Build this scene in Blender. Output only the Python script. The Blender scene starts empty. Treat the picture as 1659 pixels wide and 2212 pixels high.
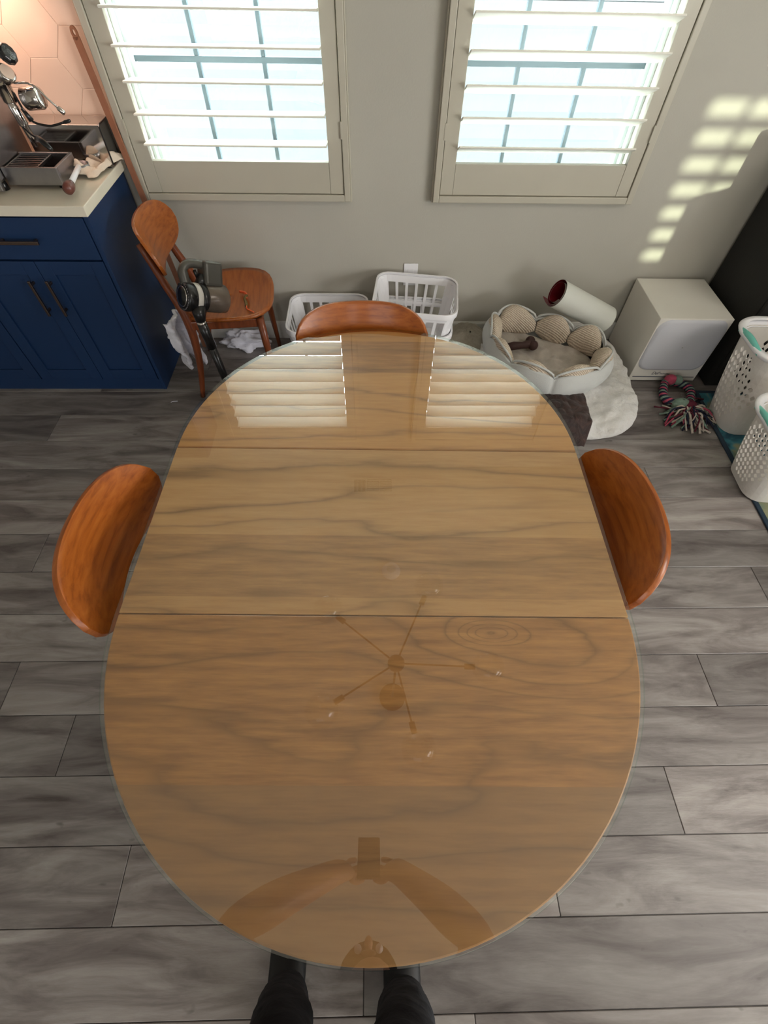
import bpy, bmesh, math, random
from math import sin, cos, pi, radians, sqrt, hypot
from mathutils import Vector, Matrix, noise
random.seed(7)
S = bpy.context.scene
COL = S.collection
# ------------------------------------------------------------------ camera
cam_d = bpy.data.cameras.new('camera'); cam = bpy.data.objects.new('camera', cam_d); COL.objects.link(cam)
cam_d.sensor_fit = 'HORIZONTAL'; cam_d.sensor_width = 36.0
cam_d.lens = 1005.64 / 1659 * 36.0
cam_d.clip_start = 0.01
RM = Matrix.Rotation(radians(-2.0714), 4, 'Z') @ Matrix.Rotation(radians(35.2024), 4, 'X') @ Matrix.Rotation(radians(1.41875), 4, 'Z')
cam.matrix_world = Matrix.Translation((0, 0, 1.72)) @ RM
S.camera = cam
# ------------------------------------------------------------------ world, sun, lamps and added fill
W = bpy.data.worlds.new('sky'); S.world = W; W.use_nodes = True
bg = W.node_tree.nodes['Background']
bg.inputs[0].default_value = (0.88, 0.95, 1.0, 1); bg.inputs[1].default_value = 24.0
def light(name, kind, loc, energy, color, direction=(0, 0, -1), size=None, size_y=None, angle=None):
    d = bpy.data.lights.new(name, kind); d.energy = energy; d.color = color
    if size:
        d.shape = 'RECTANGLE'; d.size = size; d.size_y = size_y
    if angle: d.angle = angle
    o = bpy.data.objects.new(name, d); COL.objects.link(o); o.location = loc
    o.rotation_euler = Vector(direction).to_track_quat('-Z', 'Y').to_euler()
    return o
SUN_DIR = (-0.365, 1.0, -0.08)
light('sun', 'SUN', (3, -6, 3), 7.0, (0.93, 1.0, 0.72), SUN_DIR, angle=radians(0.6))
light('rear_fill', 'AREA', (-0.6, -3.2, 1.1), 30, (0.95, 0.98, 1.0), (0, 1, -0.12), 3.0, 1.7)  # added fill from behind the camera; no window is built here
light('side_fill', 'AREA', (4.1, -1.8, 1.15), 180, (1.0, 0.985, 0.96), (-1, 0.10, -0.12), 2.6, 1.5)  # added fill brightening the right side; the right wall has no opening
light('ceiling_fill', 'AREA', (2.7, -0.4, 2.70), 42, (1.0, 0.93, 0.86), (0, 0, -1), 1.2, 1.2)  # added overhead fill, out of view and without a fixture
light('under_cabinet_light', 'AREA', (-1.75, 2.40, 1.475), 4.6, (1.0, 0.66, 0.50), (0, 0.25, -1), 1.0, 0.08)
for i, x in enumerate((-0.59, 0.765)):
    p = light('window_portal', 'AREA', (x, 2.60, 1.58), 1, (1, 1, 1), (0, -1, 0), 0.84, 1.40)
    p.data.cycles.is_portal = True
S.view_settings.view_transform = 'Standard'; S.view_settings.look = 'None'
S.view_settings.gamma = 1; S.view_settings.use_curve_mapping = False
S.view_settings.exposure = 0.0
# ------------------------------------------------------------------ helpers
def lin(r, g, b):
    f = lambda c: (c / 255 / 12.92) if c / 255 <= 0.04045 else ((c / 255 + 0.055) / 1.055) ** 2.4
    return (f(r), f(g), f(b), 1.0)
class T:
    """Tiny node-graph writer."""
    def __init__(s, name):
        s.m = bpy.data.materials.new(name); s.m.use_nodes = True
        s.t = s.m.node_tree; s.n = s.t.nodes; s.p = s.n['Principled BSDF']
    def node(s, kind, **kw):
        n = s.n.new(kind)
        for k, v in kw.items(): setattr(n, k, v)
        return n
    def put(s, sock, v):
        if isinstance(v, bpy.types.NodeSocket): s.t.links.new(v, sock)
        elif v is not None: sock.default_value = v
    def math(s, op, a, b=None, c=None):
        n = s.node('ShaderNodeMath', operation=op); s.put(n.inputs[0], a); s.put(n.inputs[1], b)
        if c is not None: s.put(n.inputs[2], c)
        return n.outputs[0]
    def coord(s, which='Object'):
        return s.node('ShaderNodeTexCoord').outputs[which]
    def map(s, v, scale=(1, 1, 1), loc=(0, 0, 0), rot=(0, 0, 0)):
        n = s.node('ShaderNodeMapping'); s.put(n.inputs[0], v)
        n.inputs['Scale'].default_value = scale; s.put(n.inputs['Location'], loc); n.inputs['Rotation'].default_value = rot
        return n.outputs[0]
    def noise(s, v, scale=5, detail=3, rough=0.5, dist=0.0):
        n = s.node('ShaderNodeTexNoise'); s.put(n.inputs['Vector'], v); n.inputs['Scale'].default_value = scale
        n.inputs['Detail'].default_value = detail; n.inputs['Roughness'].default_value = rough; n.inputs['Distortion'].default_value = dist
        return n.outputs[0]
    def ramp(s, v, stops):
        n = s.node('ShaderNodeValToRGB'); s.put(n.inputs[0], v); e = n.color_ramp.elements
        while len(e) < len(stops): e.new(0.5)
        for k, (p, c) in enumerate(stops):
            e[k].position = p; e[k].color = c
        return n.outputs[0]
    def mix(s, f, a, b, mode='MIX'):
        n = s.node('ShaderNodeMix', data_type='RGBA', blend_type=mode)
        s.put(n.inputs[0], f); s.put(n.inputs[6], a); s.put(n.inputs[7], b)
        return n.outputs[2]
    def bump(s, h, strength=0.2, dist=0.01):
        n = s.node('ShaderNodeBump'); s.put(n.inputs['Height'], h); n.inputs['Strength'].default_value = strength
        n.inputs['Distance'].default_value = dist
        s.t.links.new(n.outputs[0], s.p.inputs['Normal'])
    def set(s, **kw):
        for k, v in kw.items(): s.put(s.p.inputs[k.replace('_', ' ')], v)
        return s
def plain(name, rgb, rough=0.5, metal=0.0, var=0.06, scale=6.0, bump=0.0, bscale=200, spec=0.5, sheen=0.0, coat=0.0):
    t = T(name); c = lin(*rgb); co = t.coord()
    d = tuple(x * (1 - var) for x in c[:3]) + (1,); l = tuple(min(1, x * (1 + var)) for x in c[:3]) + (1,)
    t.set(Base_Color=t.ramp(t.noise(co, scale, 3), [(0.3, d), (0.7, l)]), Roughness=rough, Metallic=metal)
    t.p.inputs['Specular IOR Level'].default_value = spec
    if sheen: t.p.inputs['Sheen Weight'].default_value = sheen
    if coat: t.p.inputs['Coat Weight'].default_value = coat
    if bump: t.bump(t.noise(co, bscale, 3), bump, 0.004)
    return t.m
def emis(name, rgb, strength):
    t = T(name); t.set(Base_Color=rgb, Emission_Color=rgb, Emission_Strength=strength); return t.m
M = {}
M['wall'] = plain('wall_paint', (184, 181, 171), 0.75, var=0.02, scale=3, bump=0.12, bscale=140, spec=0.25)
M['ceiling'] = plain('ceiling_paint', (222, 214, 200), 0.85, var=0.02, bump=0.2, bscale=90)
M['trim'] = plain('trim_paint', (188, 183, 168), 0.42, var=0.02)
M['louver'] = plain('louver_paint', (243, 241, 230), 0.45, var=0.02)
M['vinyl'] = plain('window_vinyl', (205, 214, 210), 0.4, var=0.02)
M['muntin'] = plain('muntin_paint', (92, 108, 114), 0.4, var=0.02)
M['baseboard'] = plain('baseboard_paint', (225, 224, 220), 0.4, var=0.02)
M['blue'] = plain('navy_cabinet_paint', (24, 50, 88), 0.38, var=0.06, scale=2, spec=0.45)
M['quartz'] = plain('quartz_top', (226, 218, 200), 0.3, var=0.03, scale=12)
M['tile'] = plain('glazed_tile', (222, 196, 178), 0.28, var=0.03, scale=5, bump=0.15, bscale=18)
M['grout'] = plain('tile_grout', (240, 214, 196), 0.8)
M['chrome'] = plain('polished_chrome', (205, 200, 196), 0.08, 1.0, var=0.02)
M['steel'] = plain('brushed_steel', (160, 158, 160), 0.3, 1.0, var=0.04, scale=40)
M['nickel'] = plain('dark_nickel', (120, 104, 96), 0.35, 1.0)
M['black'] = plain('black_plastic', (16, 16, 18), 0.3, coat=0.3)
M['blackmat'] = plain('black_well', (8, 8, 9), 0.4)
M['gunmetal'] = plain('grey_plastic', (84, 82, 76), 0.35, 0.2)
M['binplastic'] = plain('dust_bin_plastic', (104, 92, 82), 0.25, 0.1, var=0.2, scale=14)
M['white_plastic'] = plain('white_plastic', (242, 242, 246), 0.35, var=0.015)
M['cream_plastic'] = plain('cream_plastic', (226, 222, 216), 0.35, var=0.015)
M['teal_plastic'] = plain('teal_plastic', (112, 196, 182), 0.35)
M['speaker'] = plain('speaker_white', (226, 223, 215), 0.5, var=0.015)
M['speaker_cloth'] = plain('speaker_cloth', (206, 208, 216), 0.9, var=0.02, scale=3, bump=0.3, bscale=700)
M['ink'] = plain('grey_ink', (96, 98, 108), 0.6)
M['sofa'] = plain('black_upholstery', (27, 27, 25), 0.8, var=0.15, bump=0.3, bscale=260)
M['paper'] = plain('white_paper', (206, 208, 200), 0.6, var=0.02)
M['red'] = plain('red_print', (120, 12, 30), 0.5, var=0.2)
M['towel'] = plain('white_towel', (228, 228, 240), 0.95, bump=0.6, bscale=260, sheen=0.4)
M['cloth'] = plain('kitchen_cloth', (224, 208, 190), 0.9, bump=0.4, bscale=300)
M['denim'] = plain('dark_denim', (9, 14, 24), 0.75, var=0.5, scale=14, bump=0.5, bscale=60)
M['shoe'] = plain('black_shoe', (12, 12, 14), 0.5)
M['skin'] = plain('skin', (190, 135, 108), 0.5, var=0.04)
M['hair'] = plain('brown_hair', (46, 28, 18), 0.6)
M['shirt'] = plain('grey_shirt', (120, 116, 112), 0.9)
M['knob'] = plain('wood_knob', (96, 46, 36), 0.35, coat=0.4)
M['stick'] = plain('stick_wood', (150, 98, 72), 0.55, var=0.12, scale=20)
M['orange'] = plain('orange_plastic', (222, 96, 50), 0.45)
M['olive'] = plain('olive_cord', (104, 84, 40), 0.7)
M['navycloth'] = plain('navy_cloth', (34, 42, 62), 0.9, var=0.2, bump=0.5, bscale=120)
M['bone'] = plain('brown_toy', (58, 34, 30), 0.75, bump=0.3, bscale=120)
M['brass'] = plain('dark_bronze', (70, 48, 30), 0.35, 0.8)
M['paving'] = plain('pale_paving', (240, 240, 236), 0.9)
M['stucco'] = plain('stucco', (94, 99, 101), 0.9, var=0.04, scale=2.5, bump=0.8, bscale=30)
# fluffy, knitted and plush fabrics
t = T('fluffy_fur'); co = t.coord(); nz = t.noise(co, 60, 6, 0.7)
t.set(Base_Color=t.ramp(t.noise(t.map(co, (1, 1, 1)), 7, 5, 0.7), [(0.3, lin(216, 212, 204)), (0.5, lin(240, 238, 234)), (0.8, lin(248, 248, 248))]), Roughness=0.95); t.p.inputs['Sheen Weight'].default_value = 0.5
t.bump(nz, 0.9, 0.02); M['fur'] = t.m
t = T('beige_fur'); co = t.coord()
t.set(Base_Color=t.ramp(t.noise(co, 9, 5, 0.7), [(0.3, lin(160, 150, 134)), (0.75, lin(204, 198, 182))]), Roughness=0.95)
t.bump(t.noise(co, 70, 6, 0.7), 0.9, 0.02); M['beigefur'] = t.m
t = T('knit_fabric'); co = t.coord(); w = t.node('ShaderNodeTexWave', bands_direction='DIAGONAL'); t.put(w.inputs[0], co); w.inputs['Scale'].default_value = 45; w.inputs['Distortion'].default_value = 3.0; w.inputs['Detail Scale'].default_value = 4
t.set(Base_Color=t.mix(w.outputs[1], lin(176, 160, 142), lin(218, 204, 186)), Roughness=0.95); t.bump(w.outputs[1], 0.6, 0.006); M['knit'] = t.m
M['greyfab'] = plain('grey_bed_fabric', (190, 192, 190), 0.9, var=0.06, bump=0.4, bscale=300, sheen=0.3)
M['innerfab'] = plain('inner_bed_fabric', (170, 162, 152), 0.9, var=0.12, scale=18, bump=0.4, bscale=200, sheen=0.3)
t = T('brown_plush'); co = t.coord(); a = t.noise(t.map(co, (1, 1.4, 1)), 12, 4, 0.6, 1.5)
t.set(Base_Color=t.ramp(a, [(0.35, lin(30, 16, 13)), (0.6, lin(52, 31, 25)), (0.8, lin(84, 58, 48))]), Roughness=0.75); t.p.inputs['Sheen Weight'].default_value = 0.12
t.bump(a, 0.6, 0.02); M['plush'] = t.m
# chair veneer
t = T('chair_veneer'); co = t.coord(); g = t.noise(t.map(co, (1.2, 14, 14)), 5, 5, 0.6, 0.4)
t.set(Base_Color=t.ramp(g, [(0.25, lin(124, 60, 16)), (0.5, lin(158, 84, 26)), (0.8, lin(176, 102, 40))]), Roughness=0.33)
t.p.inputs['Coat Weight'].default_value = 0.35; t.p.inputs['Coat Roughness'].default_value = 0.15; M['veneer'] = t.m
t = T('chair_solid_wood'); co = t.coord(); g = t.noise(t.map(co, (10, 10, 1.2)), 6, 5, 0.6, 0.4)
t.set(Base_Color=t.ramp(g, [(0.25, lin(96, 44, 18)), (0.7, lin(140, 72, 36))]), Roughness=0.35)
t.p.inputs['Coat Weight'].default_value = 0.3; M['chairwood'] = t.m
# table wood: boards run along X, cathedral grain and knots
def table_wood(name, dark, mid, light_, off):
    t = T(name); co = t.coord(); sep = t.node('ShaderNodeSeparateXYZ'); t.put(sep.inputs[0], co)
    x, y = sep.outputs[0], sep.outputs[1]
    board = t.math('FLOOR', t.math('DIVIDE', t.math('ADD', y, off), 0.165))
    n1 = t.noise(t.map(co, (0.55, 3.0, 1), (off * 7, 0, 0)), 2.2, 3, 0.5, 0.3)
    n2 = t.noise(t.map(co, (1.6, 16, 1)), 4.0, 5, 0.65)
    ph = t.math('ADD', t.math('MULTIPLY', y, 22.0), t.math('MULTIPLY', n1, 7.0))
    for kx, ky, a, s in ((0.250, -0.285, 8.0, 260.0), (0.250, -0.285, 3.0, 30.0), (-0.25, -0.24, 3.0, 26.0), (0.42, -0.36, 5.0, 22.0), (-0.1, -0.56, 3.5, 14.0)):
        dx = t.math('SUBTRACT', x, kx); dy = t.math('SUBTRACT', y, ky)
        r2 = t.math('ADD', t.math('MULTIPLY', t.math('MULTIPLY', dx, dx), s), t.math('MULTIPLY', t.math('MULTIPLY', dy, dy), s * 7))
        ph = t.math('ADD', ph, t.math('MULTIPLY', t.math('EXPONENT', t.math('MULTIPLY', r2, -1.0)), a))
    fr = t.math('FRACT', t.math('MULTIPLY', ph, 0.45))
    line = t.math('POWER', fr, 5.0)
    ph = t.math('ADD', ph, t.math('MULTIPLY', n2, 0.5)); fr = t.math('FRACT', t.math('MULTIPLY', ph, 0.45)); line = t.math('POWER', t.math('SUBTRACT', 1.0, t.math('ABSOLUTE', t.math('SUBTRACT', t.math('MULTIPLY', fr, 2.0), 1.0))), 6.0)
    wn = t.node('ShaderNodeTexWhiteNoise', noise_dimensions='1D'); t.put(wn.inputs['W'], board)
    base = t.ramp(t.math('ADD', t.math('MULTIPLY', n2, 0.68), t.math('MULTIPLY', wn.outputs[0], 0.32)), [(0.25, dark), (0.5, mid), (0.78, light_)])
    col = t.mix(t.math('MULTIPLY', line, t.math('MULTIPLY', n1, 1.15)), base, tuple(c * 0.48 for c in dark[:3]) + (1,))
    fine = t.noise(t.map(co, (6, 160, 1)), 5, 3, 0.6)
    col = t.mix(t.math('MULTIPLY', fine, 0.22), col, dark)
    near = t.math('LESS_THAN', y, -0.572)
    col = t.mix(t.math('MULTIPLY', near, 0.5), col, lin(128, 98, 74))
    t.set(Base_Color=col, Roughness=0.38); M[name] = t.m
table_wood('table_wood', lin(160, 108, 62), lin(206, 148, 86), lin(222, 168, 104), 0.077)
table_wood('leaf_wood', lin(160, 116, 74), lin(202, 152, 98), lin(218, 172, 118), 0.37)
# floor planks
def plank_mat():
    t = T('vinyl_plank'); co = t.coord(); oi = t.node('ShaderNodeObjectInfo'); r = oi.outputs['Random']
    cmb = t.node('ShaderNodeCombineXYZ'); t.put(cmb.inputs[0], t.math('MULTIPLY', r, 37.0)); t.put(cmb.inputs[1], t.math('MULTIPLY', r, 91.0))
    big = t.noise(t.map(co, (0.9, 5.0, 1), cmb.outputs[0]), 2.6, 6, 0.62, 0.9)
    fine = t.noise(t.map(co, (4, 34, 1), cmb.outputs[0]), 3.5, 5, 0.7)
    spots = t.noise(t.map(co, (6, 12, 1), cmb.outputs[0]), 2.2, 2, 0.5)
    c1 = t.ramp(big, [(0.30, lin(86, 78, 77)), (0.43, lin(126, 119, 117)), (0.56, lin(156, 150, 147)), (0.75, lin(184, 180, 176))])
    c2 = t.mix(t.math('MULTIPLY', fine, 0.5), c1, lin(106, 98, 92))
    c3 = t.mix(t.ramp(spots, [(0.70, (0, 0, 0, 1)), (0.78, (0.6, 0.6, 0.6, 1))]), c2, lin(70, 64, 60))
    tone = t.math('ADD', 0.55, t.math('MULTIPLY', r, 0.62))
    hsv = t.node('ShaderNodeHueSaturation'); t.put(hsv.inputs['Color'], c3); t.put(hsv.inputs['Value'], tone)
    t.set(Base_Color=hsv.outputs[0], Roughness=t.math('ADD', 0.36, t.math('MULTIPLY', fine, 0.12)))
    t.bump(t.math('ADD', fine, big), 0.15, 0.003); M['plank'] = t.m
plank_mat()
t = T('rug_pile'); co = t.coord(); sep = t.node('ShaderNodeSeparateXYZ'); t.put(sep.inputs[0], co)
v = t.node('ShaderNodeTexVoronoi'); t.put(v.inputs['Vector'], t.map(co, (1, 1, 1))); v.inputs['Scale'].default_value = 3.0
nn = t.noise(co, 4, 3, 0.5, 1.0)
t.set(Base_Color=t.ramp(nn, [(0.38, lin(30, 74, 92)), (0.47, lin(58, 122, 136)), (0.55, lin(132, 138, 110)), (0.64, lin(158, 152, 122))]), Roughness=0.95)
t.bump(t.noise(co, 300, 3), 0.5, 0.004); M['rug'] = t.m
M['rugedge'] = plain('rug_edge', (36, 54, 70), 0.95, bump=0.4, bscale=200)
def glassy(name, tint, ior, rough=0.0, mult=1.0):
    t = T(name); t.n.remove(t.p); out = t.n['Material Output']
    fr = t.node('ShaderNodeFresnel'); fr.inputs[0].default_value = ior
    gl = t.node('ShaderNodeBsdfGlossy'); gl.inputs['Roughness'].default_value = rough; gl.inputs[0].default_value = (1, 1, 1, 1)
    gm_ = t.node('ShaderNodeNewGeometry'); front = t.math('SUBTRACT', 1.0, gm_.outputs['Backfacing'])
    tr = t.node('ShaderNodeBsdfTransparent'); tr.inputs[0].default_value = tint
    nz = t.noise(t.coord(), 3, 2); fac = t.math('MULTIPLY', t.math('MULTIPLY', fr.outputs[0], front), t.math('ADD', mult * 0.99, t.math('MULTIPLY', nz, 0.02 * mult)))
    mx = t.node('ShaderNodeMixShader'); t.put(mx.inputs[0], fac); t.put(mx.inputs[1], tr.outputs[0]); t.put(mx.inputs[2], gl.outputs[0])
    t.t.links.new(mx.outputs[0], out.inputs[0]); M[name] = t.m
glassy('table_glass', (0.97, 0.985, 0.975, 1), 2.05, 0.0, 1.0)
glassy('glass_rim', (0.80, 0.88, 0.86, 1), 1.9, 0.15, 1.0)
glassy('window_glass', (0.98, 1, 1, 1), 1.45)
glassy('globe_glass', (0.93, 0.93, 0.93, 1), 2.1, 0.12)
# ---- mesh builder
class MB:
    def __init__(s): s.v = []; s.f = []
    def add(s, vs, fs, mat=None):
        o = len(s.v); s.v += [tuple(mat @ Vector(v)) if mat else tuple(v) for v in vs]; s.f += [tuple(i + o for i in f) for f in fs]; return s
    def box(s, c, d, mat=None):
        x, y, z = (k / 2 for k in d)
        vs = [(c[0] + i * x, c[1] + j * y, c[2] + k * z) for i in (-1, 1) for j in (-1, 1) for k in (-1, 1)]
        return s.add(vs, [(0, 1, 3, 2), (4, 6, 7, 5), (0, 4, 5, 1), (2, 3, 7, 6), (0, 2, 6, 4), (1, 5, 7, 3)], mat)
    def span(s, x0, x1, y0, y1, z0, z1, mat=None):
        return s.box(((x0 + x1) / 2, (y0 + y1) / 2, (z0 + z1) / 2), (x1 - x0, y1 - y0, z1 - z0), mat)
    def grid(s, fn, nu, nv, cu=False, cv=False, mat=None):
        U = nu if cu else nu + 1; V = nv if cv else nv + 1
        vs = [fn(i / nu, j / nv) for i in range(U) for j in range(V)]
        fs = [(i * V + j, ((i + 1) % U) * V + j, ((i + 1) % U) * V + (j + 1) % V, i * V + (j + 1) % V) for i in range(nu) for j in range(nv)]
        return s.add(vs, fs, mat)
    def tube(s, pts, rad, seg=10, mat=None, closed=False, cap=True):
        pts = [Vector(p) for p in pts]; n = len(pts)
        if not hasattr(rad, '__len__'): rad = [rad] * n
        vs = []; up = None
        for i, p in enumerate(pts):
            a = pts[(i - 1) % n] if (closed or i > 0) else p; b = pts[(i + 1) % n] if (closed or i < n - 1) else p
            d = (b - a).normalized()
            if up is None:
                up = d.cross(Vector((0, 0, 1)));
                if up.length < 0.01: up = d.cross(Vector((1, 0, 0)))
            up = (up - d * up.dot(d)).normalized(); w = d.cross(up)
            for k in range(seg):
                an = 2 * pi * k / seg; vs.append(p + (up * cos(an) + w * sin(an)) * rad[i])
        fs = [(i * seg + k, i * seg + (k + 1) % seg, ((i + 1) % n) * seg + (k + 1) % seg, ((i + 1) % n) * seg + k) for i in range(n if closed else n - 1) for k in range(seg)]
        if cap and not closed:
            fs += [tuple(range(seg))[::-1], tuple((n - 1) * seg + k for k in range(seg))]
        return s.add(vs, fs, mat)
    def lathe(s, prof, seg=24, mat=None):
        vs = [(r * cos(2 * pi * k / seg), r * sin(2 * pi * k / seg), z) for r, z in prof for k in range(seg)]
        n = len(prof)
        fs = [(i * seg + k, i * seg + (k + 1) % seg, (i + 1) * seg + (k + 1) % seg, (i + 1) * seg + k) for i in range(n - 1) for k in range(seg)]
        fs += [tuple(range(seg))[::-1], tuple((n - 1) * seg + k for k in range(seg))]
        return s.add(vs, fs, mat)
    def prism(s, poly, z0, z1, mat=None):
        n = len(poly)
        vs = [(x, y, z0) for x, y in poly] + [(x, y, z1) for x, y in poly]
        return s.add(vs, [tuple(range(n))[::-1], tuple(range(n, 2 * n))] + [(i, (i + 1) % n, n + (i + 1) % n, n + i) for i in range(n)], mat)
    def ball(s, c, r, seg=14, rings=9, mat=None):
        r = r if hasattr(r, '__len__') else (r, r, r)
        return s.grid(lambda u, v: (c[0] + r[0] * cos(2 * pi * u) * sin(pi * (0.02 + 0.96 * v)), c[1] + r[1] * sin(2 * pi * u) * sin(pi * (0.02 + 0.96 * v)), c[2] - r[2] * cos(pi * (0.02 + 0.96 * v))), seg, rings, cu=True, mat=mat)
def obj(name, mb, mat, parent=None, smooth=False, bevel=0, loc=None, solid=0, sub=0, seg=2):
    me = bpy.data.meshes.new(name); me.from_pydata(mb.v, [], mb.f); me.update()
    bm = bmesh.new(); bm.from_mesh(me); bmesh.ops.recalc_face_normals(bm, faces=bm.faces)
    if smooth:
        for f in bm.faces: f.smooth = True
    bm.to_mesh(me); bm.free()
    me.materials.append(M[mat])
    o = bpy.data.objects.new(name, me); COL.objects.link(o)
    if parent: o.parent = parent
    if loc: o.location = loc
    if solid:
        m = o.modifiers.new('thickness', 'SOLIDIFY'); m.thickness = solid; m.offset = 0
    if bevel:
        m = o.modifiers.new('bevel', 'BEVEL'); m.width = bevel; m.segments = seg; m.limit_method = 'ANGLE'; m.angle_limit = radians(35)
    if sub:
        m = o.modifiers.new('subdivision', 'SUBSURF'); m.levels = sub; m.render_levels = sub
    return o
def tag(o, label, cat, group=None):
    o['label'] = label; o['category'] = cat
    if group: o['group'] = group
    return o
def thing(name, label, cat, loc=(0, 0, 0), rz=0, group=None):
    o = bpy.data.objects.new(name, None); COL.objects.link(o); o.location = loc; o.rotation_euler = (0, 0, rz); o.empty_display_size = 0.1
    return tag(o, label, cat, group)
def struct(name, mb, mat, parent=None, **kw):
    o = obj(name, mb, mat, parent, **kw)
    if not parent: o['kind'] = 'structure'
    return o
def copy_tree(o, parent=None):
    c = o.copy(); COL.objects.link(c); c.parent = parent
    for ch in list(o.children): copy_tree(ch, c)
    return c
def basis(o, z, x=(0, 0, 1)):
    """Matrix that puts the local Z axis along z, at o."""
    z = Vector(z).normalized(); x = Vector(x); x = (x - z * x.dot(z))
    if x.length < 1e-3: x = Vector((1, 0, 0)) - z * z.x
    x.normalize(); y = z.cross(x)
    m = Matrix((x, y, z)).transposed().to_4x4(); m.translation = Vector(o); return m
def bez(pts, n=24):
    """Catmull-Rom through pts."""
    P = [Vector(p) for p in pts]; P = [P[0] * 2 - P[1]] + P + [P[-1] * 2 - P[-2]]; out = []
    segs = len(P) - 3
    for i in range(n + 1):
        g = i / n * segs; k = min(int(g), segs - 1); u = g - k
        a, b, c, d = P[k:k + 4]
        out.append(0.5 * ((2 * b) + (c - a) * u + (2 * a - 5 * b + 4 * c - d) * u * u + (3 * b - a - 3 * c + d) * u ** 3))
    return out
def nz3(x, y, z): return noise.noise(Vector((x, y, z)))
YW = 2.53; CEIL = 2.74; XL = -3.3; XR = 4.2; YR = -3.3
# ------------------------------------------------------------------ the room shell
fl = struct('floor', MB().span(XL, XR, YR, YW + 0.1, -0.06, -0.004), 'grout')
fl.data.materials[0] = M['blackmat']
ROW = 0.1842; LEN = 1.25
joint = {2: 1.208, 0: 0.947, 1: -1.026, -1: 0.519, -2: -0.034, -3: 0.252, 5: -1.406, 4: 1.59, 9: -1.635}
full = None
for r in range(-18, 14):
    y0 = r * ROW; y1 = min(y0 + ROW, YW + 0.02)
    if y0 < YR - 0.1: continue
    j0 = joint.get(r, ((r * 0.437) % 1) * LEN)
    k = math.floor((XL - j0) / LEN); x = j0 + k * LEN
    while x < XR:
        xa, xb = max(x, XL), min(x + LEN, XR)
        if xb - xa > 0.02:
            isfull = abs(xb - xa - LEN) < 1e-6 and abs(y1 - y0 - ROW) < 1e-6
            if isfull and full:
                o = bpy.data.objects.new('plank', full.data); COL.objects.link(o)
                for md in full.modifiers:
                    n_ = o.modifiers.new('bevel', 'BEVEL'); n_.width = md.width; n_.segments = 1
                o.parent = fl
            else:
                o = obj('plank', MB().box((0, 0, -0.003), (xb - xa - 0.0016, y1 - y0 - 0.0016, 0.006)), 'plank', fl, bevel=0.0016, seg=1)
                if isfull: full = o
            o.location = ((xa + xb) / 2, (y0 + y1) / 2, random.uniform(-0.0002, 0.0002))
        x += LEN
# back wall with two openings
WIN = [dict(x0=-1.0, x1=-0.17), dict(x0=0.36, x1=1.17)]
WZ0, WZ1 = 0.850, 2.29
mb = MB(); D = 0.14
xs = [XL, WIN[0]['x0'], WIN[0]['x1'], WIN[1]['x0'], WIN[1]['x1'], XR]
mb.span(XL, XR, YW, YW + D, -0.05, WZ0); mb.span(XL, XR, YW, YW + D, WZ1, CEIL + 0.05)
for a, b in ((0, 1), (2, 3), (4, 5)): mb.span(xs[a], xs[b], YW, YW + D, WZ0, WZ1)
wall_back = struct('wall_back', mb, 'wall')
struct('wall_left', MB().span(XL - 0.1, XL, YR - 0.1, YW + D, -0.05, CEIL + 0.05), 'wall')
struct('wall_right', MB().span(XR, XR + 0.1, YR - 0.1, YW + D, -0.05, CEIL + 0.05), 'wall')
SWX0, SWX1, SWZ0, SWZ1 = 3.565, 4.16, 0.80, 1.605
mb = MB(); mb.span(XL, SWX0, YR - 0.1, YR, -0.05, CEIL + 0.05); mb.span(SWX1, XR, YR - 0.1, YR, -0.05, CEIL + 0.05)
mb.span(SWX0, SWX1, YR - 0.1, YR, -0.05, SWZ0); mb.span(SWX0, SWX1, YR - 0.1, YR, SWZ1, CEIL + 0.05)
struct('wall_rear', mb, 'wall')
struct('ceiling', MB().span(XL - 0.1, XR + 0.1, YR - 0.1, YW + D, CEIL, CEIL + 0.1), 'ceiling')
for nm, a, b in (('baseboard_back', -1.13, XR),):
    struct(nm, MB().span(a, b, YW - 0.014, YW, 0, 0.10).span(a, b, YW - 0.010, YW, 0.10, 0.108), 'baseboard', bevel=0.002)
# rear shuttered window that lets the low sun in
w3 = struct('window_3', MB().span(SWX0 - 0.05, SWX0, YR - 0.02, YR + 0.02, SWZ0 - 0.05, SWZ1 + 0.05).span(SWX1, SWX1 + 0.03, YR - 0.02, YR + 0.02, SWZ0 - 0.05, SWZ1 + 0.05)
            .span(SWX0, SWX1, YR - 0.02, YR + 0.02, SWZ0 - 0.05, SWZ0).span(SWX0, SWX1, YR - 0.02, YR + 0.02, SWZ1, SWZ1 + 0.05)
            .span(3.752, 3.776, YR - 0.09, YR - 0.06, SWZ0, SWZ1), 'trim')
lv = MB().box((0, 0, 0), (SWX1 - SWX0 - 0.004, 0.114, 0.009), Matrix.Rotation(radians(-37), 4, 'X'))
first = None
for k in range(8):
    z = SWZ0 + 0.018 + k * 0.1016
    if first is None: first = o = obj('louver', lv, 'louver', w3, bevel=0.003)
    else: o = copy_tree(first, w3)
    o.location = ((SWX0 + SWX1) / 2, YR - 0.05, z)
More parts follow.
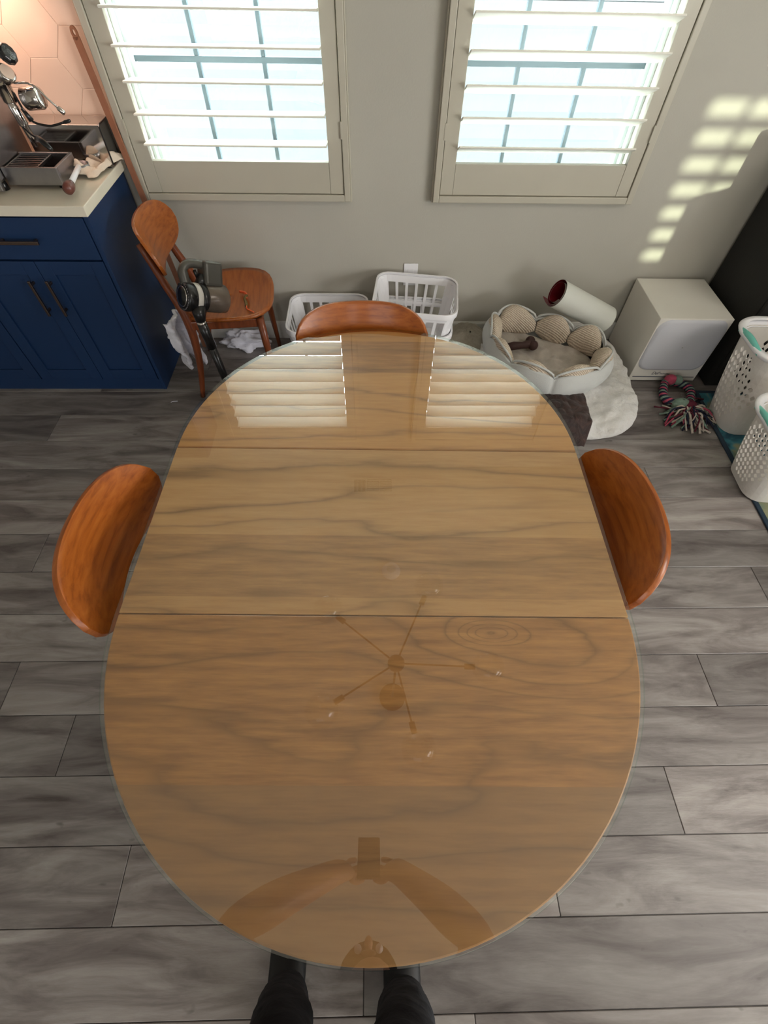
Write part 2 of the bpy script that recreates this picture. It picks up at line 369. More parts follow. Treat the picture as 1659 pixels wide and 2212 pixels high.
# ------------------------------------------------------------------ the two shuttered windows in view
def louver_mb(w):
    def f(u, v):
        a = 2 * pi * v; q = lambda c, p: math.copysign(abs(c) ** p, c); return (-w / 2 + w * u, 0.057 * q(cos(a), 0.35), 0.0048 * q(sin(a), 0.45))
    m = MB().grid(f, 1, 16, cv=True); n = 16
    m.f += [tuple(range(n))[::-1], tuple(range(n, 2 * n))]
    return m
def shutter_window(n, fx0, fx1, ox0, ox1, gx0, gx1, tilt, phase, muntins):
    w = struct('window_%d' % n, MB(), 'trim')
    w['kind'] = 'structure'
    Z0, Z1 = 0.757, 2.402
    fr = MB(); t_ = 0.028
    for a in ((fx0, fx0 + t_, Z0, Z1), (fx1 - t_, fx1, Z0, Z1), (fx0 + t_, fx1 - t_, Z0, Z0 + t_), (fx0 + t_, fx1 - t_, Z1 - t_, Z1)):
        fr.span(a[0], a[1], 2.484, YW, a[2], a[3])
    obj('shutter_frame', fr, 'trim', w, bevel=0.003)
    lip = MB()
    for a in ((fx0 - 0.006, fx0, Z0 - 0.006, Z1 + 0.006), (fx1, fx1 + 0.006, Z0 - 0.006, Z1 + 0.006), (fx0, fx1, Z0 - 0.006, Z0), (fx0, fx1, Z1, Z1 + 0.006)):
        lip.span(a[0], a[1], 2.497, YW, a[2], a[3])
    obj('frame_lip', lip, 'trim', w, bevel=0.002)
    g = 0.0025; pa, pb, pc, pd = fx0 + t_ + g, fx1 - t_ - g, Z0 + t_ + g, Z1 - t_ - g
    y0, y1 = 2.492, 2.520
    obj('stile', MB().span(pa, ox0, y0, y1, pc, pd), 'trim', w, bevel=0.002)
    obj('stile', MB().span(ox1, pb, y0, y1, pc, pd), 'trim', w, bevel=0.002)
    OZ0, OZ1 = 0.911, 2.252
    obj('bottom_rail', MB().span(ox0 + 0.0008, ox1 - 0.0008, y0 + 0.001, y1, pc, OZ0), 'trim', w, bevel=0.0015)
    obj('top_rail', MB().span(ox0 + 0.0008, ox1 - 0.0008, y0 + 0.001, y1, OZ1, pd), 'trim', w, bevel=0.0015)
    m0 = None; k = 0; wd = ox1 - ox0 - 0.004
    while phase + k * 0.1016 < OZ1 - 0.02:
        z = phase + k * 0.1016
        if m0 is None: m0 = o = obj('louver', louver_mb(wd), 'louver', w, bevel=0.001)
        else: o = copy_tree(m0, w)
        o.location = ((ox0 + ox1) / 2, 2.506, z); o.rotation_euler = (radians(tilt), 0, 0); k += 1
    hg = MB()
    for z in (1.0, 2.16): hg.span(fx0 + t_ - 0.004, fx0 + t_ + 0.004, 2.482, 2.49, z, z + 0.06)
    for z in (1.0, 2.16): hg.span(fx1 - t_ - 0.004, fx1 - t_ + 0.004, 2.482, 2.49, z, z + 0.06)
    obj('hinge', hg, 'trim', w)
    # sash, muntins and pane
    sy = 2.625; s = 0.030; sa = MB()
    for a in ((gx0, gx0 + s, WZ0, WZ1), (gx1 - s, gx1, WZ0, WZ1), (gx0 + s, gx1 - s, WZ0, WZ0 + 0.012), (gx0 + s, gx1 - s, WZ1 - s, WZ1)):
        sa.span(a[0], a[1], sy - 0.012, sy + 0.03, a[2], a[3])
    for a in ((gx0 - 0.0, gx0 + 0.014, WZ0, WZ1), (gx1 - 0.014, gx1, WZ0, WZ1)):
        sa.span(a[0], a[1], sy - 0.045, sy - 0.012, a[2], a[3])
    obj('sash', sa, 'vinyl', w, bevel=0.003)
    for x in muntins: obj('muntin', MB().span(x - 0.008, x + 0.008, sy, sy + 0.018, WZ0, WZ1), 'muntin', w)
    for z in (1.222, 1.55, 1.88): obj('muntin', MB().span(gx0 + s, gx1 - s, sy - 0.002, sy + 0.016, z - (0.008 if z > 1.3 else 0.011), z + 0.008), 'muntin', w)
    obj('pane', MB().span(gx0 + s, gx1 - s, sy + 0.019, sy + 0.023, WZ0 + 0.01, WZ1 - 0.01), 'window_glass', w)
shutter_window(1, -1.077, -0.105, -0.983, -0.197, -1.0, -0.17, -6.5, 0.975, (-0.716, -0.445))
shutter_window(2, 0.286, 1.244, 0.376, 1.157, 0.36, 1.17, -23.5, 0.963, (0.610, 0.887))
# the stuccoed house next door, seen white through the louvers
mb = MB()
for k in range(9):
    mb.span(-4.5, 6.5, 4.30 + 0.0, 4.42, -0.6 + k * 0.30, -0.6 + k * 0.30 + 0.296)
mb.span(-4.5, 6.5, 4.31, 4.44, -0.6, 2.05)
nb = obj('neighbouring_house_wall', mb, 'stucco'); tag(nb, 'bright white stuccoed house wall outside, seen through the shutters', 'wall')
gy = obj('side_yard_ground', MB().span(-4.5, 6.5, 2.68, 4.3, -0.6, -0.1), 'paving'); gy['kind'] = 'structure'
# ------------------------------------------------------------------ kitchen corner
CX, CY = -1.137, 2.045
cab = thing('base_cabinet', 'navy blue kitchen base cabinet under the white worktop', 'cabinet', (-2.0, 2.3, 0))
cl = lambda x, y=0, z=0: (x + 2.0, y - 2.3, z)
def cobj(name, mb, mat, parent=cab, **kw):
    o = obj(name, mb, mat, parent, **kw)
    if parent is cab: o.location = (2.0, -2.3, 0)
    return o
cobj('body', MB().span(-3.28, CX - 0.018, CY + 0.02, 2.51, 0.03, 0.874), 'blue')
cobj('end_panel', MB().span(CX - 0.018, CX, CY, 2.515, 0.0, 0.874), 'blue', bevel=0.002)
cobj('toe_board', MB().span(-3.28, CX - 0.018, CY + 0.004, CY + 0.02, 0.0, 0.066), 'blue')
def door(x0, x1, z0, z1, handle, shaker=True, nm='door'):
    m = MB(); r = 0.058
    if shaker:
        m.span(x0, x0 + r, CY - 0.002, CY + 0.02, z0, z1).span(x1 - r, x1, CY - 0.002, CY + 0.02, z0, z1)
        m.span(x0 + r, x1 - r, CY - 0.002, CY + 0.02, z0, z0 + r).span(x0 + r, x1 - r, CY - 0.002, CY + 0.02, z1 - r, z1)
        m.span(x0 + r, x1 - r, CY + 0.007, CY + 0.018, z0 + r, z1 - r)
    else: m.span(x0, x1, CY - 0.002, CY + 0.02, z0, z1)
    d = cobj(nm, m, 'blue', bevel=0.0015)
    (hx0, hx1, hz0, hz1) = handle; h = MB()
    h.span(hx0, hx1, CY - 0.036, CY - 0.026, hz0, hz1)
    if hx1 - hx0 > hz1 - hz0:
        for x in (hx0 + 0.02, hx1 - 0.02): h.span(x - 0.005, x + 0.005, CY - 0.027, CY - 0.001, hz0 + 0.002, hz1 - 0.002)
    else:
        for z in (hz0 + 0.02, hz1 - 0.02): h.span(hx0 + 0.001, hx1 - 0.001, CY - 0.027, CY - 0.001, z - 0.005, z + 0.005)
    obj('handle', h, 'nickel', d, bevel=0.002)
door(-1.770, -1.452, 0.070, 0.690, (-1.508, -1.496, 0.455, 0.62))
door(-1.449, CX - 0.022, 0.070, 0.690, (-1.432, -1.420, 0.455, 0.62))
door(-1.770, CX - 0.022, 0.698, 0.862, (-1.54, -1.365, 0.772, 0.786), False, 'drawer')
door(-2.25, -1.776, 0.070, 0.690, (-1.80, -1.788, 0.455, 0.62))
door(-2.25, -1.776, 0.698, 0.862, (-2.1, -1.92, 0.772, 0.786), False, 'drawer')
tag(obj('worktop', MB().span(-3.28, -1.118, 2.018, 2.518, 0.876, 0.914), 'quartz', bevel=0.003), 'white quartz worktop over the navy blue cabinet', 'worktop')
uc = thing('wall_cabinet', 'navy blue wall cabinet above the tiled splashback', 'cabinet', (-2.2, 2.36, 1.50))
obj('body', MB().span(-1.05, 1.05, -0.14, 0.15, 0, 0.75), 'blue', uc, bevel=0.002)
for k in range(4):
    d = obj('door', MB().span(-1.05 + k * 0.525 + 0.002, -1.05 + (k + 1) * 0.525 - 0.002, -0.162, -0.142, 0.003, 0.747), 'blue', uc, bevel=0.002)
    obj('handle', MB().span(-1.05 + k * 0.525 + 0.03, -1.05 + k * 0.525 + 0.042, -0.19, -0.164, 0.05, 0.2), 'nickel', d, bevel=0.002)
# hexagonal tiles, clipped to the splashback
def clip(poly, x0, x1, z0, z1):
    for ax, lim, sg in ((0, x0, 1), (0, x1, -1), (1, z0, 1), (1, z1, -1)):
        out = []
        for i in range(len(poly)):
            a, b = poly[i - 1], poly[i]; ia, ib = sg * (a[ax] - lim) >= 0, sg * (b[ax] - lim) >= 0
            if ia != ib:
                u = (lim - a[ax]) / (b[ax] - a[ax]); out.append((a[0] + (b[0] - a[0]) * u, a[1] + (b[1] - a[1]) * u))
            if ib: out.append(b)
        poly = out
        if len(poly) < 3: return None
    return poly
TX1 = -1.092
struct('grout_bed', MB().span(XL, TX1, 2.5215, YW - 0.0005, 0.9145, 1.50), 'grout', wall_back)
hs = 0.104; hh = hs * sqrt(3)
for i in range(-14, 2):
    for j in range(0, 6):
        cx_ = -1.282 + i * 1.5 * hs; cz_ = 1.237 - 2 * hh + j * hh + (hh / 2 if i % 2 else 0) - hh / 2
        poly = clip([(cx_ + (hs - 0.0011) * cos(pi / 3 * k), cz_ + (hs - 0.0011) * sin(pi / 3 * k)) for k in range(6)], XL + 0.001, TX1, 0.915, 1.499)
        if poly:
            R_ = Matrix(((1, 0, 0, 0), (0, 0, -1, 2.5215), (0, 1, 0, 0), (0, 0, 0, 1)))
            obj('tile', MB().prism(poly, 0.0, 0.0022 + random.uniform(0, 0.0004), R_), 'tile', wall_back, bevel=0.0008, seg=1)
# ------------------------------------------------------------------ espresso machine on the worktop
em = thing('espresso_machine', 'chrome espresso machine with steam wand and drip tray on the worktop', 'coffee machine', (-1.40, 2.25, 0.914))
def eobj(name, mb, mat, parent=em, **kw):
    o = obj(name, mb, mat, parent, **kw)
    if parent is em: o.location = (1.40, -2.25, -0.914)
    return o
eobj('body', MB().span(-1.80, -1.455, 2.13, 2.44, 0.945, 1.30), 'steel', bevel=0.012)
eobj('side_panel', MB().span(-1.80, -1.452, 2.112, 2.128, 0.925, 1.31), 'steel', bevel=0.004)
for x in (-1.72, -1.48):
    for y in (2.17, 2.40): eobj('foot', MB().lathe([(0.018, 0.914), (0.016, 0.93), (0.012, 0.946)], 14, Matrix.Translation((x, y, 0))), 'black', smooth=True)
eobj('drip_tray', MB().span(-1.452, -1.238, 2.165, 2.177, 0.930, 0.990).span(-1.250, -1.238, 2.177, 2.335, 0.930, 0.990).span(-1.452, -1.250, 2.325, 2.337, 0.930, 0.990).span(-1.452, -1.250, 2.177, 2.325, 0.930, 0.938), 'steel', bevel=0.002)
gr = MB()
for k in range(8): gr.span(-1.448, -1.32, 2.184 + k * 0.019, 2.190 + k * 0.019, 0.978, 0.983)
gr.span(-1.448, -1.442, 2.18, 2.325, 0.976, 0.985).span(-1.325, -1.319, 2.18, 2.325, 0.976, 0.985)
eobj('drip_grid', gr, 'steel')
eobj('tray_well', MB().span(-1.450, -1.252, 2.179, 2.323, 0.939, 0.944), 'blackmat')
for y in (2.2, 2.31): eobj('tray_foot', MB().lathe([(0.016, 0.914), (0.014, 0.931)], 12, Matrix.Translation((-1.26, y, 0))), 'black', smooth=True)
gh = eobj('group_head', MB().lathe([(0.030, -0.10), (0.032, -0.04), (0.040, -0.035), (0.040, 0.0), (0.026, 0.004), (0.024, 0.05), (0.018, 0.055)], 24, basis((-1.345, 2.27, 1.215), (0.05, -0.1, -1)))
     .tube([(-1.455, 2.28, 1.23), (-1.40, 2.275, 1.235), (-1.345, 2.27, 1.225)], [0.026, 0.026, 0.03], 16), 'chrome', smooth=True)
eobj('brew_valve', MB().lathe([(0.014, 0), (0.017, 0.02), (0.017, 0.07), (0.013, 0.075), (0.013, 0.11), (0.008, 0.115), (0.006, 0.14)], 18, basis((-1.342, 2.26, 1.17), (0.16, -0.06, -1))), 'chrome', smooth=True)
bl_ = eobj('brew_lever', MB().tube(bez([(-1.34, 2.25, 1.10), (-1.30, 2.22, 1.08), (-1.27, 2.20, 1.075)], 8), 0.004, 8), 'black', smooth=True)
obj('lever_grip', MB().lathe([(0.008, 0), (0.011, 0.03), (0.007, 0.07)], 12, basis((-1.27, 2.20, 1.077), (0.4, -0.3, -0.2))), 'black', bl_, smooth=True)
bk = eobj('portafilter_collar', MB().lathe([(0.030, 0.0), (0.034, 0.004), (0.034, 0.060), (0.030, 0.066), (0.012, 0.067)], 26, basis((-1.290, 2.27, 1.172), (1, -0.05, 0.10))), 'chrome', smooth=True)
eobj('knob_stem', MB().tube([(-1.40, 2.28, 1.29), (-1.29, 2.27, 1.292)], [0.011, 0.010], 14).tube([(-1.34, 2.27, 1.29), (-1.34, 2.26, 1.24)], 0.008, 10), 'chrome', smooth=True)
eobj('steam_knob', MB().lathe([(0.010, -0.012), (0.026, -0.008), (0.031, 0.0), (0.031, 0.010), (0.024, 0.018), (0.008, 0.020)], 10, basis((-1.280, 2.27, 1.292), (1, -0.35, 0.55))), 'black', bevel=0.002)
gg = eobj('pressure_gauge', MB().lathe([(0.022, -0.034), (0.026, -0.02), (0.028, 0.0), (0.025, 0.003)], 24, basis((-1.297, 2.25, 1.250), (0.75, -0.35, 0.55))), 'chrome', smooth=True)
o = obj('dial', MB().lathe([(0.022, 0.0031), (0.022, 0.0042)], 24, basis((-1.297, 2.25, 1.250), (0.75, -0.35, 0.55))), 'tile', gg)
def wand(name, pts, r, tip, mat='chrome'):
    P = bez(pts, 28); w_ = eobj(name, MB().tube(P, r, 10), mat, smooth=True)
    d = (P[-1] - P[-3]).normalized()
    obj('tip', MB().lathe([(r, 0), (tip, 0.008), (tip, 0.026), (tip * 0.6, 0.030)], 14, basis(P[-1], d)), mat, w_, smooth=True)
wand('steam_wand', [(-1.335, 2.27, 1.235), (-1.300, 2.26, 1.220), (-1.250, 2.25, 1.222), (-1.217, 2.245, 1.212), (-1.190, 2.24, 1.182), (-1.170, 2.24, 1.160)], 0.0036, 0.0085)
wand('water_wand', [(-1.32, 2.27, 1.19), (-1.310, 2.26, 1.150), (-1.297, 2.25, 1.122), (-1.270, 2.24, 1.108), (-1.220, 2.24, 1.102), (-1.170, 2.24, 1.112)], 0.0040, 0.006, 'black')
eobj('wand_grip', MB().tube([(-1.306, 2.25, 1.150), (-1.288, 2.245, 1.115)], [0.006, 0.010], 12), 'black', smooth=True)
# mirror-bright box behind the machine
kb = thing('stainless_box', 'mirror bright stainless steel box with an open end behind the espresso machine', 'box', (-1.25, 2.45, 0.914))
obj('body', MB().span(-0.17, 0.135, -0.06, -0.056, 0.006, 0.150).span(-0.17, 0.135, 0.056, 0.06, 0.006, 0.150).span(-0.17, 0.135, -0.056, 0.056, 0.146, 0.150).span(-0.17, 0.135, -0.056, 0.056, 0.006, 0.010).span(-0.17, -0.166, -0.056, 0.056, 0.01, 0.146), 'chrome', kb, bevel=0.002)
obj('end_panel', MB().span(0.120, 0.124, -0.055, 0.055, 0.011, 0.145), 'gunmetal', kb)
obj('rim_seal', MB().tube([(0.136, -0.056, 0.012), (0.136, -0.058, 0.145), (0.136, -0.05, 0.15), (0.136, 0.05, 0.15), (0.136, 0.058, 0.145), (0.136, 0.058, 0.012)], 0.003, 6), 'black', kb)
for x in (-0.15, 0.11):
    for y in (-0.045, 0.045): obj('foot', MB().lathe([(0.008, 0), (0.008, 0.007)], 8, Matrix.Translation((x, y, 0))), 'black', kb)
# portafilter lying beside the tray
pf = thing('portafilter', 'portafilter with a dark wood knob lying on the worktop by the drip tray', 'portafilter', (-1.19, 2.16, 0.914))
obj('handle', MB().lathe([(0.008, 0), (0.019, 0.006), (0.021, 0.028), (0.017, 0.050), (0.012, 0.052)], 18, basis((0.003, -0.075, 0.030), (-0.12, 1, 0.05))), 'knob', pf, smooth=True)
obj('collar', MB().lathe([(0.013, 0), (0.013, 0.008)], 18, basis((-0.003, -0.024, 0.033), (-0.12, 1, 0.05))), 'steel', pf, smooth=True)
obj('shaft', MB().tube([(-0.003, -0.018, 0.033), (-0.022, 0.13, 0.040)], [0.0105, 0.0095], 14), 'white_plastic', pf, smooth=True)
obj('basket', MB().lathe([(0.034, -0.012), (0.034, 0.012), (0.031, 0.012), (0.029, -0.008), (0.001, -0.009)], 24, basis((-0.030, 0.165, 0.028), (0, 0, 1))), 'steel', pf, smooth=True)
obj('spout', MB().tube([(-0.03, 0.165, 0.017), (-0.03, 0.165, 0.002)], 0.010, 10), 'steel', pf, smooth=True)
# crumpled cloth
def sheet(nx, ny, sx, sy, amp, freq, seed, edge=0.0):
    def f(u, v):
        x = (u - 0.5) * sx; y = (v - 0.5) * sy
        r = abs(nz3(x * freq + seed, y * freq, 0.3)) + 0.4 * abs(nz3(x * freq * 2.2, y * freq * 2.2 + seed, 2.0))
        jx = nz3(u * 3, v * 3 + seed, 9) * 0.10 * sx; jy = nz3(u * 3 + 7, v * 3, seed) * 0.12 * sy
        return (x + jx, y + jy, 0.004 + amp * r * min(1, 6 * min(u, 1 - u, v, 1 - v) + 0.3))
    return MB().grid(f, nx, ny)
tea = obj('dish_cloth', sheet(60, 34, 0.25, 0.095, 0.085, 9, 3.1), 'cloth', smooth=True, solid=0.003)
tea.location = (-1.165, 2.395, 0.917); tea.rotation_euler = (0, 0, radians(73)); tag(tea, 'crumpled cream dish cloth at the back corner of the worktop', 'cloth')
# wooden stick leaning between worktop and shutter
st = thing('wooden_stick', 'long flat wooden stick with a hole at its top, leaning beside the shutter', 'stick', (-1.0, 2.43, 0))
P0, P1 = Vector((-0.005, 0.0, 0.0)), Vector((-0.112, 0.052, 1.335)); ax = (P1 - P0).normalized(); L_ = (P1 - P0).length
mt = basis(P0, ax, (1, 0, 0)); s_ = MB(); hw = 0.012; n_ = 14
outl = [(-hw, 0.0)] + [(-hw, L_ - hw)] + [(hw * cos(pi - pi * k / n_), L_ - hw + hw * sin(pi * k / n_)) for k in range(1, n_)] + [(hw, L_ - hw), (hw, 0.0)]
hole = [(0.0055 * cos(pi - 2 * pi * k / 8), L_ - 0.018 + 0.009 * sin(2 * pi * k / 8)) for k in range(8)]
# body below the hole, then ring round it
s_.add([(-hw, -0.005, 0), (hw, -0.005, 0), (hw, 0.005, 0), (-hw, 0.005, 0), (-hw, -0.005, L_ - 0.031), (hw, -0.005, L_ - 0.031), (hw, 0.005, L_ - 0.031), (-hw, 0.005, L_ - 0.031)],
       [(0, 1, 2, 3), (0, 4, 5, 1), (1, 5, 6, 2), (2, 6, 7, 3), (3, 7, 4, 0), (4, 5, 6, 7)])
ring = []
for k in range(16):
    a = 2 * pi * k / 16; c_, d_ = cos(a), sin(a); ox, oz = hw * c_, (0.021 if d_ > 0 else 0.019) * d_
    ring.append(((ox, L_ - 0.021 + oz), (0.0055 * c_, L_ - 0.019 + 0.009 * d_)))
vs = []; fs = []
for (a, b) in ring: vs += [(a[0], -0.005, a[1]), (a[0], 0.005, a[1]), (b[0], -0.005, b[1]), (b[0], 0.005, b[1])]
for k in range(16):
    i, j = 4 * k, 4 * ((k + 1) % 16); fs += [(i, j, j + 2, i + 2), (i + 1, i + 3, j + 3, j + 1), (i, i + 1, j + 1, j), (i + 2, j + 2, j + 3, i + 3)]
s_.add(vs, fs)
for i in range(len(s_.v)): s_.v[i] = tuple(mt @ Vector(s_.v[i]))
obj('shaft', s_, 'stick', st)
# ------------------------------------------------------------------ dining table
TC = Vector((0.005, 0.652)); TA = radians(-1.096); TR, TL = 0.566, 0.4916
tb = thing('dining_table', 'large oval extending wooden dining table under a clear glass top', 'table', (TC.x, TC.y, 0), TA)
# (local frame: leaf spans |y| < TL/2)
def half(sgn, r, n=64):
    pts = [(r * cos(pi * k / n), sgn * (TL / 2 + 0.0022) + sgn * r * sin(pi * k / n)) for k in range(n + 1)]
    return pts if sgn > 0 else pts[::-1]
TZ0, TZ1 = 0.724, 0.750
RW = TR - 0.004
obj('end_board', MB().prism(half(1, RW), TZ0, TZ1), 'table_wood', tb, bevel=0.003)
obj('end_board', MB().prism(half(-1, RW), TZ0, TZ1), 'table_wood', tb, bevel=0.003)
obj('leaf_board', MB().prism([(-RW, -TL / 2), (RW, -TL / 2), (RW, TL / 2), (-RW, TL / 2)], TZ0, TZ1 - 0.0002), 'leaf_wood', tb, bevel=0.0015)
n = 72
outl = [(TR * cos(pi * k / n), TL / 2 + TR * sin(pi * k / n)) for k in range(n + 1)] + [(-TR * cos(pi * k / n), -TL / 2 - TR * sin(pi * k / n)) for k in range(n + 1)]
gl_ = obj('glass_top', MB().prism(outl, TZ1 + 0.0015, TZ1 + 0.0085), 'table_glass', tb, bevel=0.0012)
m = MB(); m.grid(lambda u, v: (outl[int(round(u * len(outl))) % len(outl)][0] * 1.0008, outl[int(round(u * len(outl))) % len(outl)][1] * 1.0006, TZ1 + 0.0022 + v * 0.0056), len(outl), 1, cu=True)
obj('glass_edge', m, 'glass_rim', tb)
for bx, by in ((0.31, -0.24), (-0.16, -0.05)): pass
bp = MB()
for (bx, by) in ((-0.50, 0.10), (0.54, 0.13), (-0.05, 0.79)):
    bp.lathe([(0.009, TZ1 + 0.0087), (0.008, TZ1 + 0.0100)], 16, Matrix.Translation((bx, by, 0)))
ap = MB()
for sgn in (1, -1): ap.grid(lambda u, v: ((RW - 0.09) * cos(pi * u), sgn * (0.12 + (RW - 0.09) * 0.9 * sin(pi * u)), 0.66 + v * 0.063), 30, 1)
obj('apron', ap, 'chairwood', tb, solid=0.018)
for sx in (-1, 1): obj('apron_rail', MB().box((sx * (RW - 0.099), 0, 0.6915), (0.018, 0.24, 0.063)), 'chairwood', tb)
for sx in (-1, 1):
    for sy in (-1, 1):
        obj('leg', MB().tube([(sx * 0.33, sy * 0.50, 0), (sx * 0.31, sy * 0.46, 0.722)], [0.016, 0.028], 16), 'chairwood', tb, smooth=True)
# ------------------------------------------------------------------ dining chairs
def make_chair(label, loc, rz):
    t = thing('dining_chair', label, 'chair', loc, rz, 'curved plywood dining chairs')
    def outline(a):   # seat plan radius
        c, s = cos(a), sin(a); e = 3.2
        k = (abs(c) ** e + abs(s) ** e) ** (-1 / e); w = 0.232 - (0.02 if s < 0 else 0) * abs(s)
        return (w * k * c, 0.005 + 0.215 * k * s)
    def seat(u, v):
        r = max(v, 0.001); x, y = outline(2 * pi * u); x *= r; y *= r
        return (x, y, 0.445 + 0.022 * (x / 0.23) ** 2 - 0.012 + 0.012 * (y / 0.21) ** 3)
    obj('seat', MB().grid(seat, 40, 10, cu=True), 'veneer', t, smooth=True, solid=0.013)
    def back(u, v):
        a = -1 + 2 * u; b = -1 + 2 * v; x = 0.230 * a; e = max(0.03, (1 - abs(a) ** 4.4)) ** 0.5
        z = 0.724 + 0.096 * b * e + 0.004 * a * a; y = -0.268 + 0.066 * a * a - 0.030 * b * e
        return (x, y, z)
    obj('backrest', MB().grid(back, 36, 14), 'veneer', t, smooth=True, solid=0.014, bevel=0.005)
    for s in (-1, 1):
        P = bez([(s * 0.205, -0.235, 0.0), (s * 0.190, -0.190, 0.22), (s * 0.175, -0.182, 0.43), (s * 0.158, -0.228, 0.60), (s * 0.145, -0.276, 0.765)], 18)
        obj('leg', MB().tube(P, [0.012 + 0.010 * min(1, k / 9) - 0.009 * max(0, (k - 9) / 9) for k in range(19)], 12), 'chairwood', t, smooth=True)
        obj('leg', MB().tube([(s * 0.205, 0.175, 0.0), (s * 0.192, 0.160, 0.30), (s * 0.187, 0.155, 0.432)], [0.0105, 0.018, 0.019], 12), 'chairwood', t, smooth=True)
    obj('side_rail', MB().box((-0.183, -0.01, 0.408), (0.018, 0.32, 0.045)), 'chairwood', t, bevel=0.005)
    obj('side_rail', MB().box((0.183, -0.01, 0.408), (0.018, 0.32, 0.045)), 'chairwood', t, bevel=0.005)
    obj('front_rail', MB().box((0, 0.155, 0.41), (0.36, 0.018, 0.040)), 'chairwood', t, bevel=0.004)
    obj('rear_rail', MB().box((0, -0.178, 0.408), (0.34, 0.018, 0.045)), 'chairwood', t, bevel=0.004)
    return t
c0 = make_chair('curved plywood chair pushed in at the table side nearer the navy cabinet', (-0.410, 0.606, 0), radians(-91))
def chair(label, x, y, rz):
    c = copy_tree(c0); c.location = (x, y, 0); c.rotation_euler = (0, 0, radians(rz)); c['label'] = label; return c
chair('curved plywood chair pushed in at the table side nearer the rope toy and rug', 0.394, 0.664, 89.5)
chair('curved plywood chair tucked under the window end of the table, only its backrest top shows', -0.036, 1.236, 181)
chair('curved plywood chair against the wall with a vacuum leaning on it', -0.715, 2.215, -84)
# ------------------------------------------------------------------ orange thing on the corner chair
ot = thing('dog_chew_cord', 'small orange and olive cord chew lying on the corner chair seat', 'toy', (-0.61, 2.13, 0.462))
zz = [(-0.050, 0.10, -0.006), (-0.022, 0.086, -0.004), (-0.008, 0.055, -0.002), (-0.004, 0.03, 0)]
obj('hook', MB().tube(bez(zz, 14), [0.006] * 8 + [0.003] * 7, 8), 'orange', ot, smooth=True)
obj('cord', MB().tube(bez([(-0.008, 0.055, 0.0), (-0.012, 0.02, 0.004), (0.0, -0.012, 0.0), (0.004, -0.035, 0.0)], 14), 0.007, 8), 'olive', ot, smooth=True)
obj('tail', MB().tube(bez([(0.004, -0.030, 0.0), (0.010, -0.055, -0.002), (0.028, -0.072, -0.001), (0.048, -0.088, 0.0)], 14), 0.0028, 8), 'orange', ot, smooth=True)
# ------------------------------------------------------------------ cordless vacuum
vc = thing('stick_vacuum', 'cordless stick vacuum in black and grey leaning on the corner chair seat', 'vacuum cleaner', (-0.73, 1.90, 0))
def vobj(name, mb, mat, parent=vc, **kw):
    o = obj(name, mb, mat, parent, **kw)
    if parent is vc: o.location = (0.73, -1.90, 0)
    return o
A = Vector((-0.80, 1.90, 0.62)); dv = Vector((0.70, 0.62, -0.42)).normalized(); K = 1.28
def vl(name, prof, mat, **kw): return vobj(name, MB().lathe([(r * K, z) for r, z in prof], 36, basis(A, dv)), mat, smooth=True, **kw)
vl('motor_housing', [(0.032, -0.012), (0.044, -0.008), (0.046, 0.002), (0.046, 0.030), (0.043, 0.034)], 'black')
vl('display_ring', [(0.029, -0.014), (0.0325, -0.016), (0.0325, -0.010)], 'chrome')
vl('display', [(0.0285, -0.0125), (0.028, -0.0150)], 'black')
tk = MB()
for k in range(30):
    an = 2 * pi * k / 30; tk.box((0.040 * K * cos(an), 0.040 * K * sin(an), -0.0105), (0.008, 0.0016, 0.003), basis(A, dv) @ Matrix.Rotation(0, 4, 'Z') @ Matrix.Translation((0, 0, 0)))
o = vobj('vent_ticks', tk, 'steel'); o['kind'] = 'stuff'
vl('filter_band', [(0.043, 0.034), (0.0445, 0.036), (0.0445, 0.056), (0.043, 0.058)], 'cream_plastic')
vl('collar', [(0.043, 0.058), (0.047, 0.060), (0.047, 0.082), (0.043, 0.084)], 'black')
vl('dust_bin', [(0.043, 0.084), (0.045, 0.088), (0.047, 0.15), (0.046, 0.180), (0.040, 0.186)], 'binplastic')
up = Vector((0.10, 0.50, 0.86)); up = (up - dv * up.dot(dv)).normalized()
vobj('handle', MB().tube(bez([A + dv * 0.010 + up * 0.045, A + dv * 0.000 + up * 0.100, A + dv * 0.030 + up * 0.128, A + dv * 0.100 + up * 0.126], 14), [0.021] * 5 + [0.018] * 10, 12), 'gunmetal', smooth=True)
vobj('trigger', MB().tube([A + dv * 0.050 + up * 0.105, A + dv * 0.062 + up * 0.080], 0.007, 8), 'black', smooth=True)
bmx = basis(A + dv * 0.122 + up * 0.096, up, dv)
vobj('battery', MB().box((0, 0, 0), (0.085, 0.075, 0.100), bmx), 'gunmetal', bevel=0.014, seg=3)
vobj('battery_neck', MB().tube([A + dv * 0.070 + up * 0.040, A + dv * 0.085 + up * 0.09], 0.022, 12), 'black', smooth=True)
W1 = Vector((-0.752, 1.862, 0.530)); WB = Vector((-0.748, 1.940, 0.045))
vobj('inlet_neck', MB().tube([A + dv * 0.070 - up * 0.02, W1 + Vector((0, 0.006, 0.03)), W1], [0.036, 0.028, 0.021], 16), 'black', smooth=True)
vobj('wand_ring', MB().tube([W1, W1.lerp(WB, 0.02)], 0.0205, 20), 'chrome', smooth=True)
vobj('wand_clasp', MB().tube([W1.lerp(WB, 0.02), W1.lerp(WB, 0.30)], [0.021, 0.0225], 16), 'black', smooth=True)
vobj('wand', MB().tube([W1.lerp(WB, 0.30), WB], [0.0185, 0.0185], 20), 'black', smooth=True)
vobj('cleaner_head', MB().span(-0.125, 0.125, -0.04, 0.045, 0.002, 0.055, Matrix.Translation((-0.73, 1.90, 0))), 'black', bevel=0.015)
